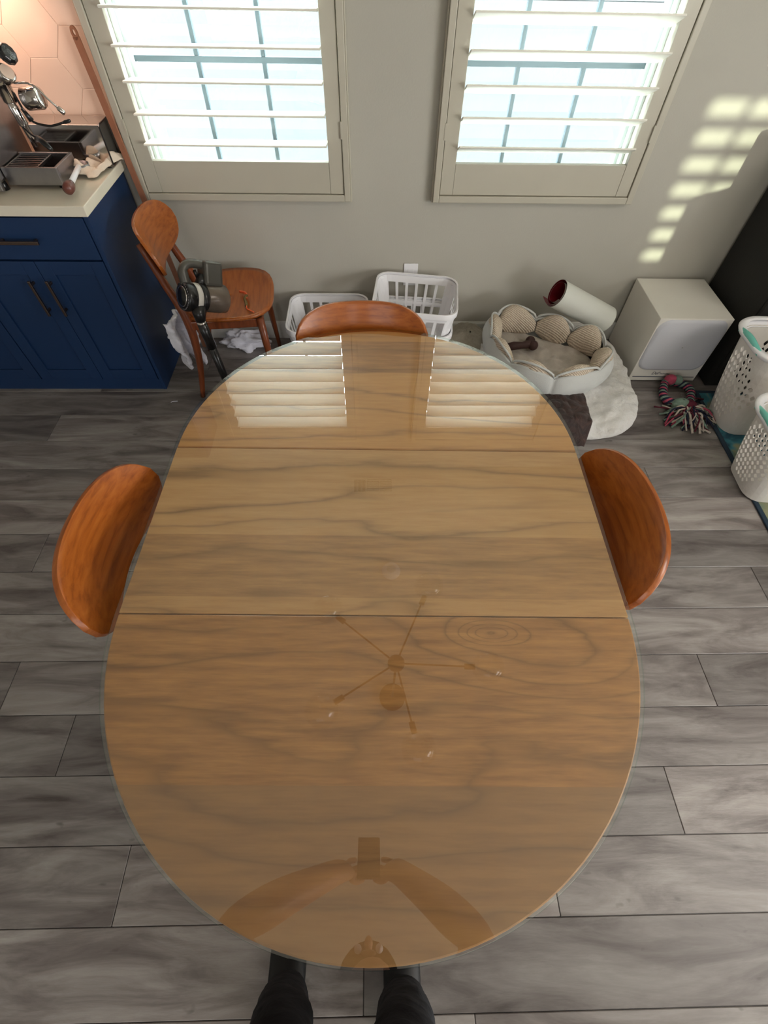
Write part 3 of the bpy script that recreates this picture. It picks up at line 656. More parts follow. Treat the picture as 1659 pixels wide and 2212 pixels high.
# ------------------------------------------------------------------ towels
def blob(c, r, amp, freq, seed, sq=1.0, nu=48, nv=26, fold=0.0):
    def f(u, v):
        a = 2 * pi * u; b = pi * (0.01 + 0.98 * v)
        x, y, z = cos(a) * sin(b), sin(a) * sin(b), -cos(b)
        k = 1 + amp * nz3(x * freq + seed, y * freq, z * freq) + amp * 0.5 * nz3(x * freq * 2.3, y * freq * 2.3 + seed, z * freq * 2.3)
        if fold: k += fold * abs(sin(a * 4 + seed)) - fold / 2
        return (c[0] + r[0] * x * k, c[1] + r[1] * y * k, max(c[2] + r[2] * z * k, 0.002))
    return MB().grid(f, nu, nv, cu=True)
# towel hanging from the rear rail of the corner chair
def hang(u, v):
    lobe = 0.5 + 0.5 * abs(sin(pi * (u * 2.0 + 0.12))); w = 0.21 * (1 - 0.45 * v ** 2)
    x = (u - 0.5) * w + 0.02 * nz3(u * 3, v * 3, 7)
    y = 0.045 * sin(u * 11 + v * 1.5) * (0.45 + 0.5 * v) + 0.045 * nz3(u * 4, v * 3.2, 4.4) + 0.012 * nz3(u * 13, v * 11, 1)
    return (y, x, 0.455 - (0.16 + 0.13 * lobe) * v - 0.012 * nz3(u * 9, v * 9, 3))
tw = obj('hand_towel', MB().grid(hang, 70, 50), 'towel', smooth=True, solid=0.014)
tw.location = (-0.935, 2.08, -0.02); tw.rotation_euler = (0, 0, radians(-32)); tag(tw, 'white towel hanging down at the back of the corner chair', 'towel')
tw2 = obj('bath_towel', blob((0, 0, 0.045), (0.125, 0.055, 0.055), 0.45, 2.2, 5.5), 'towel', smooth=True)
tw2.location = (-0.745, 2.425, 0.0); tag(tw2, 'crumpled white towel on the floor under the corner chair', 'towel')
# ------------------------------------------------------------------ wall outlet and laundry baskets
ol = thing('wall_outlet', 'white outlet cover on the wall behind the taller laundry basket', 'outlet', (0.204, YW - 0.001, 0.39))
obj('cover_plate', MB().box((0, -0.003, 0), (0.076, 0.006, 0.118)), 'white_plastic', ol, bevel=0.002)
for z in (-0.02, 0.02): obj('socket', MB().box((0, -0.0065, z), (0.034, 0.003, 0.028)), 'white_plastic', ol, bevel=0.002)
def rrect(u, hx, hy, r):
    """Point on a rounded rectangle, u in 0..1, even by length; u=0 at the middle of the front (-y) side."""
    segs = [('l', (0, -hy), (hx - r, -hy)), ('a', (hx - r, -hy + r), -90), ('l', (hx, -hy + r), (hx, hy - r)), ('a', (hx - r, hy - r), 0), ('l', (hx - r, hy), (-hx + r, hy)),
            ('a', (-hx + r, hy - r), 90), ('l', (-hx, hy - r), (-hx, -hy + r)), ('a', (-hx + r, -hy + r), 180), ('l', (-hx + r, -hy), (0, -hy))]
    ln = [hypot(s[2][0] - s[1][0], s[2][1] - s[1][1]) if s[0] == 'l' else pi * r / 2 for s in segs]
    t_ = (u % 1.0) * sum(ln)
    for s, l in zip(segs, ln):
        if t_ <= l or s is segs[-1]:
            k = min(1, t_ / l) if l else 0
            if s[0] == 'l': return (s[1][0] + (s[2][0] - s[1][0]) * k, s[1][1] + (s[2][1] - s[1][1]) * k)
            a = radians(s[2] + 90 * k); return (s[1][0] + r * cos(a), s[1][1] + r * sin(a))
        t_ -= l
def holed(fn, nu, nv, is_hole, shape):
    """A closed band (u round, v up) of nu x nv cells; where is_hole(i, j) the cell has an opening of the given (du, dv) outline of 8 points."""
    m = MB(); V = {}
    def vert(u, v):
        k = (round((u % 1.0) * 1e5), round(v * 1e5))
        if k not in V: V[k] = len(m.v); m.v.append(fn(u, v))
        return V[k]
    for i in range(nu):
        for j in range(nv):
            c = [(i, j), (i + .5, j), (i + 1, j), (i + 1, j + .5), (i + 1, j + 1), (i + .5, j + 1), (i, j + 1), (i, j + .5)]
            o_ = [vert(a / nu, b / nv) for a, b in c]
            if is_hole(i, j):
                h_ = [vert((i + .5 + p[0]) / nu, (j + .5 + p[1]) / nv) for p in shape(i, j)]
                for k in range(8): m.f.append((o_[k], o_[(k + 1) % 8], h_[(k + 1) % 8], h_[k]))
            else: m.f.append(tuple(o_))
    return m
def rect_hole(a, b): return [(-a, -b), (0, -b), (a, -b), (a, 0), (a, b), (0, b), (-a, b), (-a, 0)]
def diamond(a, b): return [(-a * .55, -b * .55), (0, -b), (a * .55, -b * .55), (a, 0), (a * .55, b * .55), (0, b), (-a * .55, b * .55), (-a, 0)]
def laundry_basket(label, loc, rz, hx=0.215, hy=0.185, H=0.27, mat='white_plastic'):
    t = thing('laundry_basket', label, 'basket', loc, rz, 'white slatted laundry baskets')
    def wall(u, v):
        v = (0, 0.10, 0.50, 0.90, 1.0)[min(3, int(v * 4 + 1e-6))] + (v * 4 - min(3, int(v * 4 + 1e-6))) * (0.10, 0.40, 0.40, 0.10)[min(3, int(v * 4 + 1e-6))]
        k = 0.80 + 0.17 * v; x, y = rrect(u, hx * k, hy * k, 0.06); return (x, y, 0.008 + (H - 0.02) * v)
    hole = lambda i, j: (j in (2, 5)) and (i % 40) not in (6, 7, 13, 14, 25, 26, 32, 33) and True
    nu = 26
    obj('slatted_wall', holed(wall, nu, 4, lambda i, j: j in (1, 2) and (i % 13) not in (3, 4, 8, 9), lambda i, j: rect_hole(0.36, 0.43)), mat, t, smooth=False, solid=0.003)
    rim = [(rrect(k / 64, hx, hy, 0.07)) for k in range(64)]
    obj('rim', MB().grid(lambda u, v: (lambda p, q: (p[0], p[1], H + q))(rrect(u, hx * (0.965 + 0.035 * [0, 1, 1.0, 0.5][int(round(v * 3))]) , hy * (0.965 + 0.035 * [0, 1, 1.0, 0.5][int(round(v * 3))]), 0.07), [-0.002, 0.0, -0.028, -0.030][int(round(v * 3))]), 64, 3, cu=True), mat, t, smooth=True, solid=0.003, bevel=0.001)
    obj('base', MB().prism([rrect(k / 40, hx * 0.80, hy * 0.80, 0.05) for k in range(40)], 0.002, 0.008), mat, t)
    return t
b1 = laundry_basket('shorter white slatted laundry basket with dark clothes by the corner chair', (-0.243, 2.315, 0), radians(0), H=0.295)
b2 = copy_tree(b1); b2.location = (0.205, 2.285, 0.0); b2.rotation_euler = (0, 0, radians(-5)); b2['label'] = 'lower white laundry basket nested under the taller one below the outlet'
b3 = copy_tree(b1); b3.location = (0.212, 2.292, 0.125); b3.rotation_euler = (0, radians(1.5), radians(-6)); b3['label'] = 'upper empty white laundry basket of the nested pair below the outlet'
cl1 = obj('dark_clothes', blob((0, 0, 0.08), (0.11, 0.12, 0.10), 0.5, 2.3, 1.2), 'navycloth', smooth=True)
cl1.location = (-0.30, 2.33, 0.010); tag(cl1, 'bundle of dark navy clothes inside the shorter laundry basket', 'clothes')
# ------------------------------------------------------------------ dog beds
fc = thing('fluffy_dog_cushion', 'big white fluffy dog cushion on the floor under the grey dog bed', 'dog bed', (0.93, 2.04, 0))
def cush(u, v):
    a = 2 * pi * u; e = 3.4; c, s = cos(a), sin(a); k = (abs(c) ** e + abs(s) ** e) ** (-1 / e)
    b = pi * (0.01 + 0.98 * v); rr = abs(sin(b)) ** 0.45; z = 0.078 - 0.072 * cos(b) * (abs(cos(b)) ** -0.2 if abs(cos(b)) > 0.05 else 1)
    x, y = 0.455 * k * c * rr, 0.445 * k * s * rr
    x += 0.03 * y
    nz = 0.010 * nz3(x * 26, y * 26, z * 26) + 0.012 * nz3(x * 7, y * 7, z * 9)
    return (x + nz * 0.8 * c, y + nz * 0.8 * s, max(0.002, z + nz * 1.4))
obj('cushion', MB().grid(cush, 220, 70, cu=True), 'fur', fc, smooth=True)
OUT = [(.585, 2.13), (.62, 2.30), (.74, 2.375), (.93, 2.30), (1.06, 2.215), (1.19, 2.14), (1.205, 1.95), (1.10, 1.83), (.91, 1.775), (.75, 1.83), (.63, 1.96)]
cxb = sum(p[0] for p in OUT) / len(OUT); cyb = sum(p[1] for p in OUT) / len(OUT)
db = thing('round_dog_bed', 'grey scalloped dog bed with padded knit bolsters on the fluffy cushion', 'dog bed', (cxb, cyb, 0.142))
loop = bez([Vector((x - cxb, y - cyb, 0)) for x, y in OUT] + [Vector((OUT[0][0] - cxb, OUT[0][1] - cyb, 0))], 110)
def lp(u, k=1.0):
    g = (u % 1.0) * 110; i = int(g); p = loop[i].lerp(loop[(i + 1) % 111], g - i) * k; return p
def shell(u, v):
    pu = abs(sin(pi * u * 8)) ** 0.5
    k = 0.90 + 0.11 * sin(pi * min(1, v * 0.9)) * (0.5 + 0.5 * pu); p = lp(u, k)
    return (p.x, p.y, 0.002 + 0.122 * v + 0.030 * pu * v + 0.004 * nz3(p.x * 12, p.y * 12, v * 3))
obj('outer_wall', MB().grid(shell, 180, 14, cu=True), 'greyfab', db, smooth=True, solid=0.012)
for k in range(8):
    def bol(u, v, k=k):
        w = (k + 0.01 + 0.98 * u) / 8; th = max(0.08, sin(pi * u)) ** 0.42; a = 2 * pi * v
        kk = 0.835 + 0.135 * th * cos(a) ; p = lp(w, kk); return (p.x, p.y, 0.092 + 0.072 * th * sin(a) + 0.020 * sin(pi * u) + 0.02 * cos(a) * th)
    m = MB().grid(bol, 14, 18, cv=True)
    obj('bolster', m, 'knit', db, smooth=True)
sm = MB().tube([(lp(k / 176, 0.925).x, lp(k / 176, 0.925).y, 0.130 + 0.048 * abs(sin(pi * k / 22)) ** 0.5) for k in range(176)], 0.0055, 6, closed=True)
obj('piping', sm, 'greyfab', db, smooth=True)
def inner(u, v):
    p = lp(u, 0.80 * v); return (p.x, p.y, 0.012 + 0.030 * v ** 2 + 0.020 * abs(nz3(p.x * 11, p.y * 11, 1.3)) + 0.008 * nz3(p.x * 30, p.y * 30, 3))
obj('liner', MB().grid(inner, 80, 30, cu=True), 'innerfab', db, smooth=True)
# brown toy in the bed
by_ = thing('plush_bone', 'dark brown plush bone toy lying inside the grey dog bed', 'toy', (0.80, 2.165, 0.20))
by_.rotation_euler = (0, 0, radians(12))
obj('body', MB().tube([(-0.09, 0, 0), (-0.05, 0, 0.004), (0, 0, 0.0), (0.04, 0, 0.004), (0.05, 0, 0)], [0.020, 0.022, 0.018, 0.024, 0.020], 12)
    .ball((-0.10, 0.018, 0), 0.024).ball((-0.10, -0.018, 0), 0.024).ball((0.055, 0.022, 0.004), 0.026).ball((0.055, -0.018, 0.004), 0.026), 'bone', by_, smooth=True)
# brown plush blanket hanging over the cushion front
def blank(u, v):
    x = (u - 0.5) * 0.27 - 0.02 * v; w = v * 0.34
    if w < 0.20: y, z = -w, 0.0
    else: y, z = -0.20 - 0.05 * sin((w - 0.20) / 0.14 * 1.2), -(w - 0.20) * 0.85
    n = 0.012 * nz3(x * 14, w * 14, 2) + 0.006 * nz3(x * 30, w * 30, 4)
    return (x, y, z + 0.02 * sin(pi * min(1, u * 1.0)) + abs(n) * 1.4 + 0.014)
bl = obj('plush_blanket', MB().grid(blank, 44, 44), 'plush', smooth=True, solid=0.012)
bl.location = (0.915, 1.815, 0.150); tag(bl, 'dark brown crushed plush blanket over the front of the fluffy cushion', 'blanket')
# beige fuzzy pad behind
pd = obj('fuzzy_pad', blob((0, 0, 0.07), (0.14, 0.19, 0.10), 0.08, 3, 2.0, nu=90, nv=50), 'beigefur', smooth=True)
pd.location = (0.545, 2.33, 0.0); tag(pd, 'beige fuzzy pad between the nested laundry baskets and the grey dog bed', 'pad')
# rolled poster
rp = thing('rolled_poster', 'white rolled paper with red inner side lying against the wall over the dog bed', 'paper roll', (0.945, 2.290, 0.425))
AX = Vector((0.330, 0.030, -0.165)); Lr = AX.length; mx = basis((0, 0, 0), AX, (0, 0, 1))
def roll(off):
    U0 = 0.86; TU = 2.2 * 2 * pi; AE = pi * 0.97
    def f(u, v):
        if u <= U0:
            r = 0.046 + 0.026 * u / U0 + off; a = AE - TU * (1 - u / U0); x, y = r * cos(a), r * sin(a)
        else:
            k = (u - U0) / (1 - U0); r = 0.072 + off; w_ = (1 - v) ** 1.3
            a = AE + k * 0.5; xc, yc = r * cos(a), r * sin(a); xs, ys = r * cos(AE) + 0.012 * k * k - 0.01 * k, r * sin(AE) - 0.085 * k
            x, y = xc + (xs - xc) * w_, yc + (ys - yc) * w_
        return (x, y, v * Lr)
    return MB().grid(f, 130, 14, mat=mx)
obj('paper_back', roll(0.0), 'paper', rp, smooth=True)
obj('printed_side', roll(-0.0012), 'red', rp, smooth=True)
# ------------------------------------------------------------------ subwoofer
sp = thing('subwoofer', 'white cube subwoofer on the floor against the wall beside the dog bed', 'speaker', (1.636, 2.31, 0), radians(-0.8))
obj('cabinet', MB().box((0, 0, 0.197), (0.376, 0.386, 0.382)), 'speaker', sp, bevel=0.003)
gm = [rrect(k / 64, 0.176, 0.142, 0.05) for k in range(64)]
R_ = Matrix(((1, 0, 0, 0), (0, 0, 1, -0.1932), (0, 1, 0, 0.232), (0, 0, 0, 1)))
def gril(u, v):
    p = rrect(u, 0.182 * (1 - 0.0) , 0.150, 0.06); k = [1, 0.97, 0.90, 0.5, 0.02][int(round(v * 4))]; d_ = [0, 0.010, 0.014, 0.016, 0.016][int(round(v * 4))]
    return (p[0] * k, -0.193 - d_, 0.232 + p[1] * k)
obj('grille', MB().grid(gril, 64, 4, cu=True), 'speaker_cloth', sp, smooth=True)
obj('slot', MB().span(-0.172, 0.176, -0.1945, -0.1930, 0.030, 0.0345), 'ink', sp)
def text(body, size, loc, parent, name, mat='ink', shear=0.0):
    c = bpy.data.curves.new(name, 'FONT'); c.body = body; c.size = size; c.extrude = 0.0004; c.shear = shear
    o = bpy.data.objects.new(name, c); COL.objects.link(o); bpy.context.view_layer.update()
    dg = bpy.context.evaluated_depsgraph_get(); me = bpy.data.meshes.new_from_object(o.evaluated_get(dg)); bpy.data.objects.remove(o)
    me.materials.clear(); me.materials.append(M[mat]); o = bpy.data.objects.new(name, me); COL.objects.link(o); o.parent = parent
    o.location = loc; o.rotation_euler = (radians(90), 0, 0); return o
text('Def', 0.026, (-0.075, -0.1940, 0.048), sp, 'logo_script', shear=0.4)
text('Technology', 0.013, (-0.030, -0.1940, 0.050), sp, 'logo_word')
for x in (-0.15, 0.15):
    for y in (-0.15, 0.15): obj('foot', MB().lathe([(0.014, 0.0), (0.014, 0.007)], 14, Matrix.Translation((x, y, 0))), 'black', sp)
# ------------------------------------------------------------------ rope toy
rt = thing('rope_toy', 'knotted navy and pink rope dog toy with a frayed tassel on the floor', 'toy', (1.665, 1.95, 0))
for nm_, rgb in (('rope_navy', (34, 38, 60)), ('rope_pink', (176, 72, 96)), ('rope_sage', (120, 142, 128)), ('rope_cream', (196, 184, 172)), ('rope_wine', (92, 24, 44))):
    M[nm_] = plain(nm_, rgb, 0.95, var=0.2, scale=60, bump=0.4, bscale=300)
def helix(k, mat):
    pts = []
    for i in range(141):
        a = 2 * pi * i / 140 * 0.93 + 2.3 * 0 - pi * 0.36; th = a * 13 + k * 2 * pi / 4
        cx_, cy_ = 0.078 * cos(a) + 0.012 * sin(3 * a), 0.098 * sin(a) + 0.03
        n_ = Vector((cos(a), sin(a), 0)); pts.append(Vector((cx_, cy_, 0.030)) + n_ * 0.011 * cos(th) + Vector((0, 0, 1)) * 0.011 * sin(th))
    obj('rope_strand', MB().tube(pts, 0.0108, 7), mat, rt, smooth=True)
for k, m_ in enumerate(('rope_navy', 'rope_pink', 'rope_navy', 'rope_sage')): helix(k, m_)
kn = MB(); kn.ball((-0.01, 0.125, 0.045), (0.035, 0.028, 0.030))
obj('knot', kn, 'rope_pink', rt, smooth=True)
obj('knot', MB().ball((0.03, 0.122, 0.045), (0.028, 0.03, 0.026)), 'rope_sage', rt, smooth=True)
obj('knot', MB().ball((-0.02, -0.065, 0.035), (0.05, 0.035, 0.034)), 'rope_sage', rt, smooth=True)
obj('knot', MB().ball((0.02, -0.075, 0.032), (0.05, 0.04, 0.030)), 'rope_wine', rt, smooth=True)
rr_ = random.Random(4)
for m_, cnt in (('rope_navy', 34), ('rope_cream', 40), ('rope_wine', 22), ('rope_pink', 12), ('rope_sage', 26)):
    q = MB()
    for _ in range(cnt):
        a = radians(rr_.uniform(-172, -12)) if rr_.random() < 0.85 else radians(rr_.uniform(0, 360)); l = rr_.uniform(0.07, 0.155); bnd = rr_.uniform(-0.5, 0.5)
        o0 = Vector((rr_.uniform(-0.03, 0.03), -0.095 + rr_.uniform(-0.03, 0.02), rr_.uniform(0.015, 0.05)))
        e = o0 + Vector((cos(a), sin(a), 0)) * l; e.z = 0.007; md = o0.lerp(e, 0.55) + Vector((-sin(a), cos(a), 0)) * bnd * l * 0.4; md.z = rr_.uniform(0.012, 0.058)
        r0 = rr_.uniform(0.003, 0.0055); q.tube(bez([o0, md, e], 7), [r0] * 7 + [r0 * 1.3], 6)
    o = obj('tassel', q, m_, rt, smooth=True); o['kind'] = 'stuff'
# ------------------------------------------------------------------ rug, hampers, sofa
rg = thing('area_rug', 'teal and beige patterned rug at the right edge beneath the hampers', 'rug', (1.79, 2.03, 0), radians(-2.4))
obj('pile', MB().span(0.022, 2.2, -4.4, -0.022, 0.001, 0.009), 'rug', rg)
obj('border', MB().span(0, 0.022, -4.422, 0, 0.001, 0.010).span(0.022, 2.2, -0.022, 0, 0.001, 0.010).span(0.022, 2.2, -4.422, -4.40, 0.001, 0.010), 'rugedge', rg, bevel=0.003)
def hamper(label, loc, rz, hx, hy, H, flare, tx=0.0):
    t = thing('hamper', label, 'basket', loc, rz, 'white hampers with teal grips')
    nu, nv = 52, 12
    def wall(u, v):
        k = 1 - flare + flare * v + 0.02 * sin(pi * v); x, y = rrect(u, hx * k, hy * k, 0.085 * (0.85 + 0.15 * v)); return (x + tx * v, y, 0.006 + (H - 0.03) * v)
    def is_h(i, j):
        if j < 1 or j > 10: return False
        p = rrect((i + 0.5) / nu, hx, hy, 0.085)
        s = abs(((i + 0.5) / nu * 4 + 0.5) % 1 - 0.5) * 2   # distance from the middle of each side
        return s < 1.05 - abs(j - 5.6) / 6.2
    obj('perforated_wall', holed(wall, nu, nv, is_h, lambda i, j: diamond(0.40, 0.43)), 'cream_plastic', t, smooth=False, solid=0.003)
    def rim(u, v):
        k = int(round(v * 4)); e = [0.0, 0.030, 0.040, 0.036, 0.010][k]; z = [H - 0.030, H - 0.022, H - 0.006, H, H - 0.001][k]
        x, y = rrect(u, hx + e - 0.004, hy + e - 0.004, 0.085 + e); return (x + tx, y, z)
    obj('rim', MB().grid(rim, 72, 4, cu=True), 'white_plastic', t, smooth=True, solid=0.003)
    obj('base', MB().prism([rrect(k / 48, hx * (1 - flare), hy * (1 - flare), 0.07) for k in range(48)], 0.001, 0.007), 'cream_plastic', t)
    for s in (-1, 1):
        obj('grip', MB().tube(bez([(s * (hx + 0.018) + tx, -hy * 0.62, H - 0.012), (s * (hx + 0.026) + tx, 0, H + 0.006), (s * (hx + 0.018) + tx, hy * 0.62, H - 0.012)], 12), [0.012] * 13, 12), 'teal_plastic', t, smooth=True)
    return t
hamper('taller white hamper with diamond holes and teal grip beside the black cabinet', (2.010, 1.80, 0.010), radians(-1.5), 0.252, 0.150, 0.475, 0.19, -0.045)
hamper('smaller white hamper with diamond holes in front of the taller one', (1.925, 1.365, 0.010), radians(-4), 0.235, 0.150, 0.385, 0.17, -0.048)
so = thing('media_cabinet', 'tall black media cabinet standing in the dark corner beside the white subwoofer', 'cabinet', (2.45, 2.28, 0))
obj('body', MB().span(-0.572, 0.57, -0.20, 0.23, 0.0, 1.07), 'sofa', so, bevel=0.004)
for k in range(2): obj('door', MB().span(-0.57 + k * 0.57 + 0.002, k * 0.57 - 0.002, -0.219, -0.201, 0.08, 1.06), 'sofa', so, bevel=0.003)
ac = thing('sun_blocker', 'unseen black seat shape added beyond the right edge to shape the sun patches', 'sun_blocker', (2.835, 0.62, 0.010))  # unseen shape added to block the sun and step the patches' edge
obj('base', MB().span(-0.40, 0.40, -0.40, 0.30, 0.06, 0.40), 'sofa', ac, bevel=0.02)
for sx in (-1, 1): obj('armrest', MB().box((sx * 0.41, -0.04, 0.49), (0.12, 0.66, 0.93)), 'sofa', ac, bevel=0.03, seg=3)
obj('backrest', MB().span(-0.47, 0.47, 0.16, 0.34, 0.08, 0.86), 'sofa', ac, bevel=0.04, seg=3)
obj('seat_cushion', MB().span(-0.33, 0.33, -0.40, 0.15, 0.41, 0.52), 'sofa', ac, bevel=0.03, seg=3)
for x in (-0.35, 0.35):
    for y in (-0.34, 0.26): obj('leg', MB().lathe([(0.015, 0.0), (0.02, 0.065)], 10, Matrix.Translation((x, y, 0))), 'black', ac)
# bits of lint on the floor
ln_ = obj('lint_scrap', MB().tube(bez([(-0.012, 0, 0.003), (0, 0.006, 0.005), (0.022, 0.010, 0.003)], 8), 0.0016, 6), 'towel'); ln_.location = (-1.075, 1.935, 0.001); tag(ln_, 'tiny white scrap of lint on the floor by the cabinet end', 'lint')
# ------------------------------------------------------------------ ceiling things seen in the table glass
ch = thing('chandelier', 'dark bronze five armed chandelier with clear glass globes above the table', 'chandelier', (0.103, 0.705, CEIL))
obj('canopy', MB().lathe([(0.075, -0.025), (0.078, -0.008), (0.078, 0.0)], 32), 'brass', ch, smooth=True)
obj('rod', MB().tube([(0, 0, -0.02), (0, 0, -0.60)], 0.006, 10), 'brass', ch, smooth=True)
hz = 2.08 - CEIL
obj('hub', MB().ball((0, 0, hz), 0.042, 20, 12), 'brass', ch, smooth=True)
for ax_, ay_ in ((-0.245, 0.205), (0.135, 0.295), (0.315, -0.015), (-0.235, -0.140), (0.058, -0.245)):
    l = hypot(ax_, ay_); d = Vector((ax_ / l, ay_ / l, 0)); e = d * (l + 0.02)
    arm = obj('arm', MB().tube([(0, 0, hz), (e.x, e.y, hz + 0.01)], 0.0045, 8), 'brass', ch, smooth=True)
    obj('socket', MB().tube([(e.x, e.y, hz + 0.01), (e.x + d.x * 0.05, e.y + d.y * 0.05, hz + 0.012)], 0.014, 12), 'brass', arm, smooth=True)
    g_ = e + d * 0.115
    obj('globe', MB().ball((g_.x, g_.y, hz + 0.012), 0.078, 24, 16), 'globe_glass', arm, smooth=True)
vt = thing('ceiling_vent', 'white slotted air vent on the ceiling above the window end of the table', 'vent', (-0.01, 2.33, CEIL - 0.012))
obj('frame', MB().span(-0.17, 0.17, -0.085, -0.066, 0, 0.011).span(-0.17, 0.17, 0.066, 0.085, 0, 0.011).span(-0.17, -0.15, -0.066, 0.066, 0, 0.011).span(0.15, 0.17, -0.066, 0.066, 0, 0.011).span(-0.056, -0.048, -0.066, 0.066, 0, 0.011).span(0.048, 0.056, -0.066, 0.066, 0, 0.011), 'ceiling', vt)
obj('duct', MB().span(-0.15, 0.15, -0.066, 0.066, 0.0095, 0.0112), 'blackmat', vt)
for k in range(9): obj('slat', MB().span(-0.145 + k * 0.0105, -0.141 + k * 0.0105, -0.064, 0.064, 0.001, 0.009), 'ceiling', vt)
for k in range(7): obj('slat', MB().span(-0.046, 0.046, -0.060 + k * 0.018, -0.054 + k * 0.018, 0.001, 0.009), 'ceiling', vt)
for k in range(7): obj('slat', MB().span(0.058, 0.148, -0.060 + k * 0.018, -0.054 + k * 0.018, 0.001, 0.009), 'ceiling', vt)
sd_ = thing('smoke_detector', 'round white smoke detector on the ceiling between vent and chandelier', 'smoke detector', (0.117, 1.56, CEIL))
obj('body', MB().lathe([(0.030, -0.040), (0.055, -0.034), (0.066, -0.008), (0.066, -0.001)], 32), 'white_plastic', sd_, smooth=True)
obj('ring', MB().lathe([(0.032, -0.0405), (0.028, -0.043), (0.010, -0.0435)], 24), 'speaker', sd_, smooth=True)
# ------------------------------------------------------------------ the person holding the phone
pe = thing('person', 'person in dark jeans standing at the near end of the table holding up a phone', 'person', (-0.065, -0.31, 0))
def skin(name, joints, edges, mat, sub=2, parent=pe, root=0):
    me = bpy.data.meshes.new(name); me.from_pydata([j[0] for j in joints], edges, []); me.materials.append(M[mat])
    o = bpy.data.objects.new(name, me); COL.objects.link(o)
    m_ = o.modifiers.new('skin', 'SKIN'); m_.use_smooth_shade = True
    for i, j in enumerate(joints):
        r = j[1]; r = r if hasattr(r, '__len__') else (r, r)
        me.skin_vertices[0].data[i].radius = r
    me.skin_vertices[0].data[root].use_root = True
    s_m = o.modifiers.new('subdivision', 'SUBSURF'); s_m.levels = sub; s_m.render_levels = sub
    o.parent = parent
    if parent is pe: o.location = (0.065, 0.31, 0)
    return o
J = [((-0.05, -0.36, 0.95), (0.11, 0.075)), ((-0.045, -0.365, 1.12), (0.10, 0.068)), ((-0.035, -0.37, 1.28), (0.13, 0.080)), ((-0.03, -0.365, 1.40), (0.065, 0.055)), ((-0.025, -0.345, 1.46), 0.052), ((-0.022, -0.335, 1.56), (0.078, 0.092)), ((-0.022, -0.335, 1.63), (0.062, 0.072)),
     ((-0.20, -0.365, 1.345), 0.055), ((-0.385, -0.185, 1.36), 0.060), ((-0.26, -0.125, 1.49), 0.052), ((-0.105, -0.072, 1.640), 0.034), ((-0.082, -0.062, 1.670), (0.036, 0.022)),
     ((0.14, -0.365, 1.345), 0.055), ((0.265, -0.215, 1.30), 0.058), ((0.17, -0.140, 1.47), 0.050), ((0.058, -0.072, 1.640), 0.034), ((0.036, -0.062, 1.670), (0.036, 0.022)),
     ((-0.135, -0.355, 0.88), 0.085), ((-0.175, -0.275, 0.50), 0.050), ((-0.232, -0.325, 0.09), 0.036), ((0.02, -0.355, 0.88), 0.085), ((0.055, -0.285, 0.50), 0.050), ((0.065, -0.335, 0.09), 0.036)]
E_ = [(0, 1), (1, 2), (2, 3), (3, 4), (4, 5), (5, 6), (2, 7), (7, 8), (8, 9), (9, 10), (10, 11), (2, 12), (12, 13), (13, 14), (14, 15), (15, 16), (0, 17), (17, 18), (18, 19), (0, 20), (20, 21), (21, 22)]
for s, wi in ((-1, 11), (1, 16)):
    base = Vector(J[wi][0]); px = -0.025 + s * 0.043
    for k in range(4):      # four fingers behind the phone edge, unequal
        kx = base + Vector((-s * 0.006 * k + s * 0.012, -0.012 - 0.010 * k, 0.020 - 0.010 * k)); i0 = len(J)
        J += [(tuple(kx), 0.0092), (tuple(kx + Vector((-s * 0.018, -0.004, 0.026 + 0.004 * (k in (1, 2))))), 0.0085), (tuple(kx + Vector((-s * 0.040, 0.004, 0.038))), 0.0075)]
        E_ += [(wi, i0), (i0, i0 + 1), (i0 + 1, i0 + 2)]
    i0 = len(J); J += [(tuple(base + Vector((s * 0.012, -0.002, 0.018))), 0.0105), (tuple(base + Vector((s * 0.004, 0.008, 0.045))), 0.0095), (tuple(base + Vector((-s * 0.018, 0.010, 0.062))), 0.0085)]
    E_ += [(wi, i0), (i0, i0 + 1), (i0 + 1, i0 + 2)]
skin('body', J, E_, 'skin')
def jeans(side, hip, knee, ank):
    H_, K_, A_ = Vector(hip), Vector(knee), Vector(ank)
    return [(tuple(H_), 0.098), (tuple(H_.lerp(K_, 0.5)), 0.078), (tuple(K_), 0.060), (tuple(K_.lerp(A_, 0.35)), 0.060), (tuple(K_.lerp(A_, 0.75)), 0.059), (tuple(A_), 0.062)]
a1 = jeans(-1, (-0.135, -0.355, 0.86), (-0.172, -0.275, 0.50), (-0.228, -0.318, 0.075)); a2 = jeans(1, (0.02, -0.355, 0.86), (0.052, -0.287, 0.50), (0.066, -0.330, 0.075))
jj = [((-0.05, -0.362, 0.98), (0.150, 0.108)), ((-0.055, -0.362, 0.92), (0.150, 0.11))] + a1 + a2
tr_ = skin('trousers', jj, [(0, 1), (1, 2)] + [(2 + k, 3 + k) for k in range(5)] + [(1, 8)] + [(8 + k, 9 + k) for k in range(5)], 'denim', 3)
tx_ = bpy.data.textures.new('creases', 'CLOUDS'); tx_.noise_scale = 0.055
dm = tr_.modifiers.new('creases', 'DISPLACE'); dm.texture = tx_; dm.strength = 0.016; dm.mid_level = 0.5; dm.texture_coords = 'OBJECT'
skin('shirt', [((-0.05, -0.365, 0.84), (0.185, 0.135)), ((-0.045, -0.367, 1.08), (0.155, 0.110)), ((-0.035, -0.37, 1.28), (0.168, 0.105)), ((-0.03, -0.368, 1.385), (0.07, 0.065)), ((-0.20, -0.365, 1.345), 0.068), ((-0.30, -0.265, 1.345), 0.066), ((0.14, -0.365, 1.345), 0.068), ((0.205, -0.28, 1.305), 0.062)],
     [(0, 1), (1, 2), (2, 3), (2, 4), (4, 5), (2, 6), (6, 7)], 'shirt')
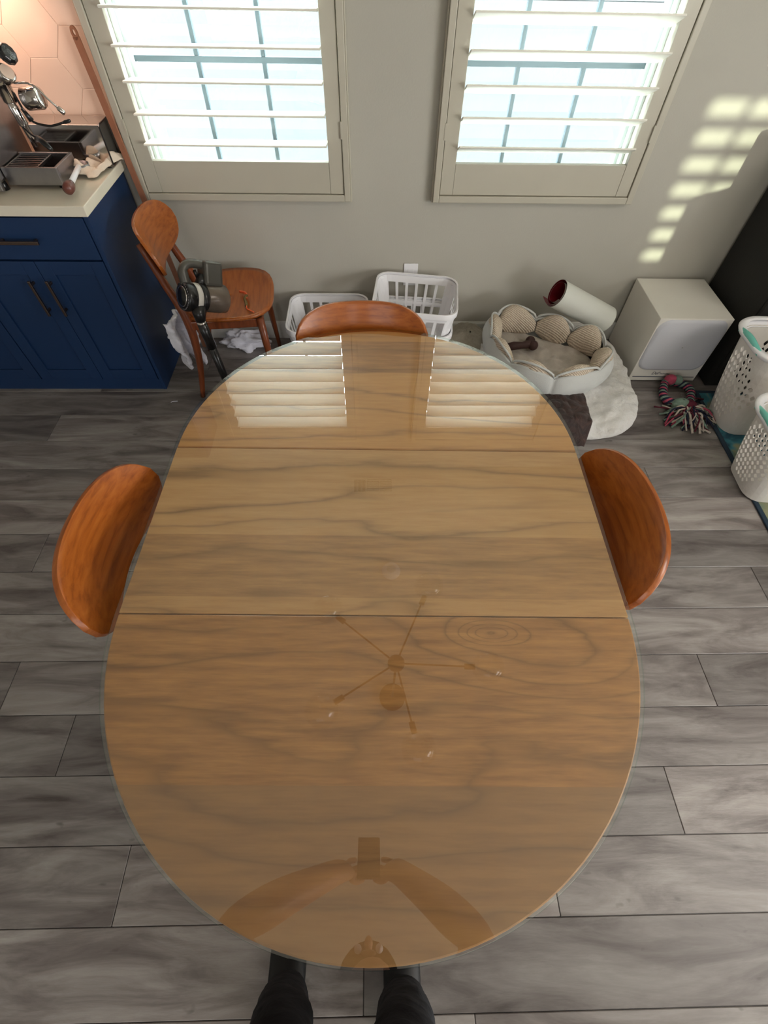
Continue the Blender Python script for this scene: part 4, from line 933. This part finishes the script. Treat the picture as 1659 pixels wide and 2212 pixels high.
def hairf(u, v):
    a = 2 * pi * u; b = pi * 0.5 * v; x, y, z = cos(a) * cos(b), sin(a) * cos(b), sin(b)
    k = 1.0 + 0.03 * nz3(x * 9, y * 9, z * 9); dn = -0.05 * max(0, -y) * (1 - v)
    return (0.043 + 0.088 * x * k, -0.025 + 0.102 * y * k, 1.585 + 0.095 * z * k + dn * 1.6)
obj('hair', MB().grid(hairf, 40, 14, cu=True), 'hair', pe, smooth=True)
for s in (-1, 1):
    obj('eye', MB().ball((0.043 + s * 0.030, 0.062, 1.57), 0.011), 'white_plastic', pe, smooth=True)
    obj('ear', MB().ball((0.043 + s * 0.080, -0.02, 1.56), (0.010, 0.018, 0.028)), 'skin', pe, smooth=True)
obj('nose', MB().ball((0.043, 0.075, 1.545), (0.012, 0.018, 0.020)), 'skin', pe, smooth=True)
obj('mouth', MB().ball((0.043, 0.062, 1.505), (0.022, 0.008, 0.006)), 'knob', pe, smooth=True)
for s, (ax_, ay_) in ((-1, (-0.232, -0.330)), (1, (0.066, -0.340))):
    def shoe(u, v, ax_=ax_, ay_=ay_):
        a = 2 * pi * v; l = -0.09 + 0.29 * u; w_ = (0.048 if u > 0.35 else 0.040) * (max(0.02, 1 - (2 * u - 1) ** 6)) ** 0.5; hgt = (0.085 - 0.05 * u) * (max(0.03, 1 - (2 * u - 1) ** 8)) ** 0.5
        return (ax_ + 0.065 + w_ * cos(a), ay_ + 0.31 + l, max(0.001, hgt * (0.5 + 0.5 * sin(a)) ** 0.7))
    obj('shoe', MB().grid(shoe, 24, 20, cv=True), 'shoe', pe, smooth=True)
ph = thing('phone', 'dark smartphone held up in both hands above the near end of the table', 'phone', (0, 0, 1.72))
ph.matrix_world = Matrix.Translation((0, 0, 1.72)) @ RM
obj('case', MB().span(-0.060, 0.014, -0.110, 0.022, 0.014, 0.023), 'black', ph, bevel=0.004, seg=3)
obj('lens_bump', MB().span(-0.032, 0.010, -0.020, 0.018, 0.0125, 0.0138), 'blackmat', ph)
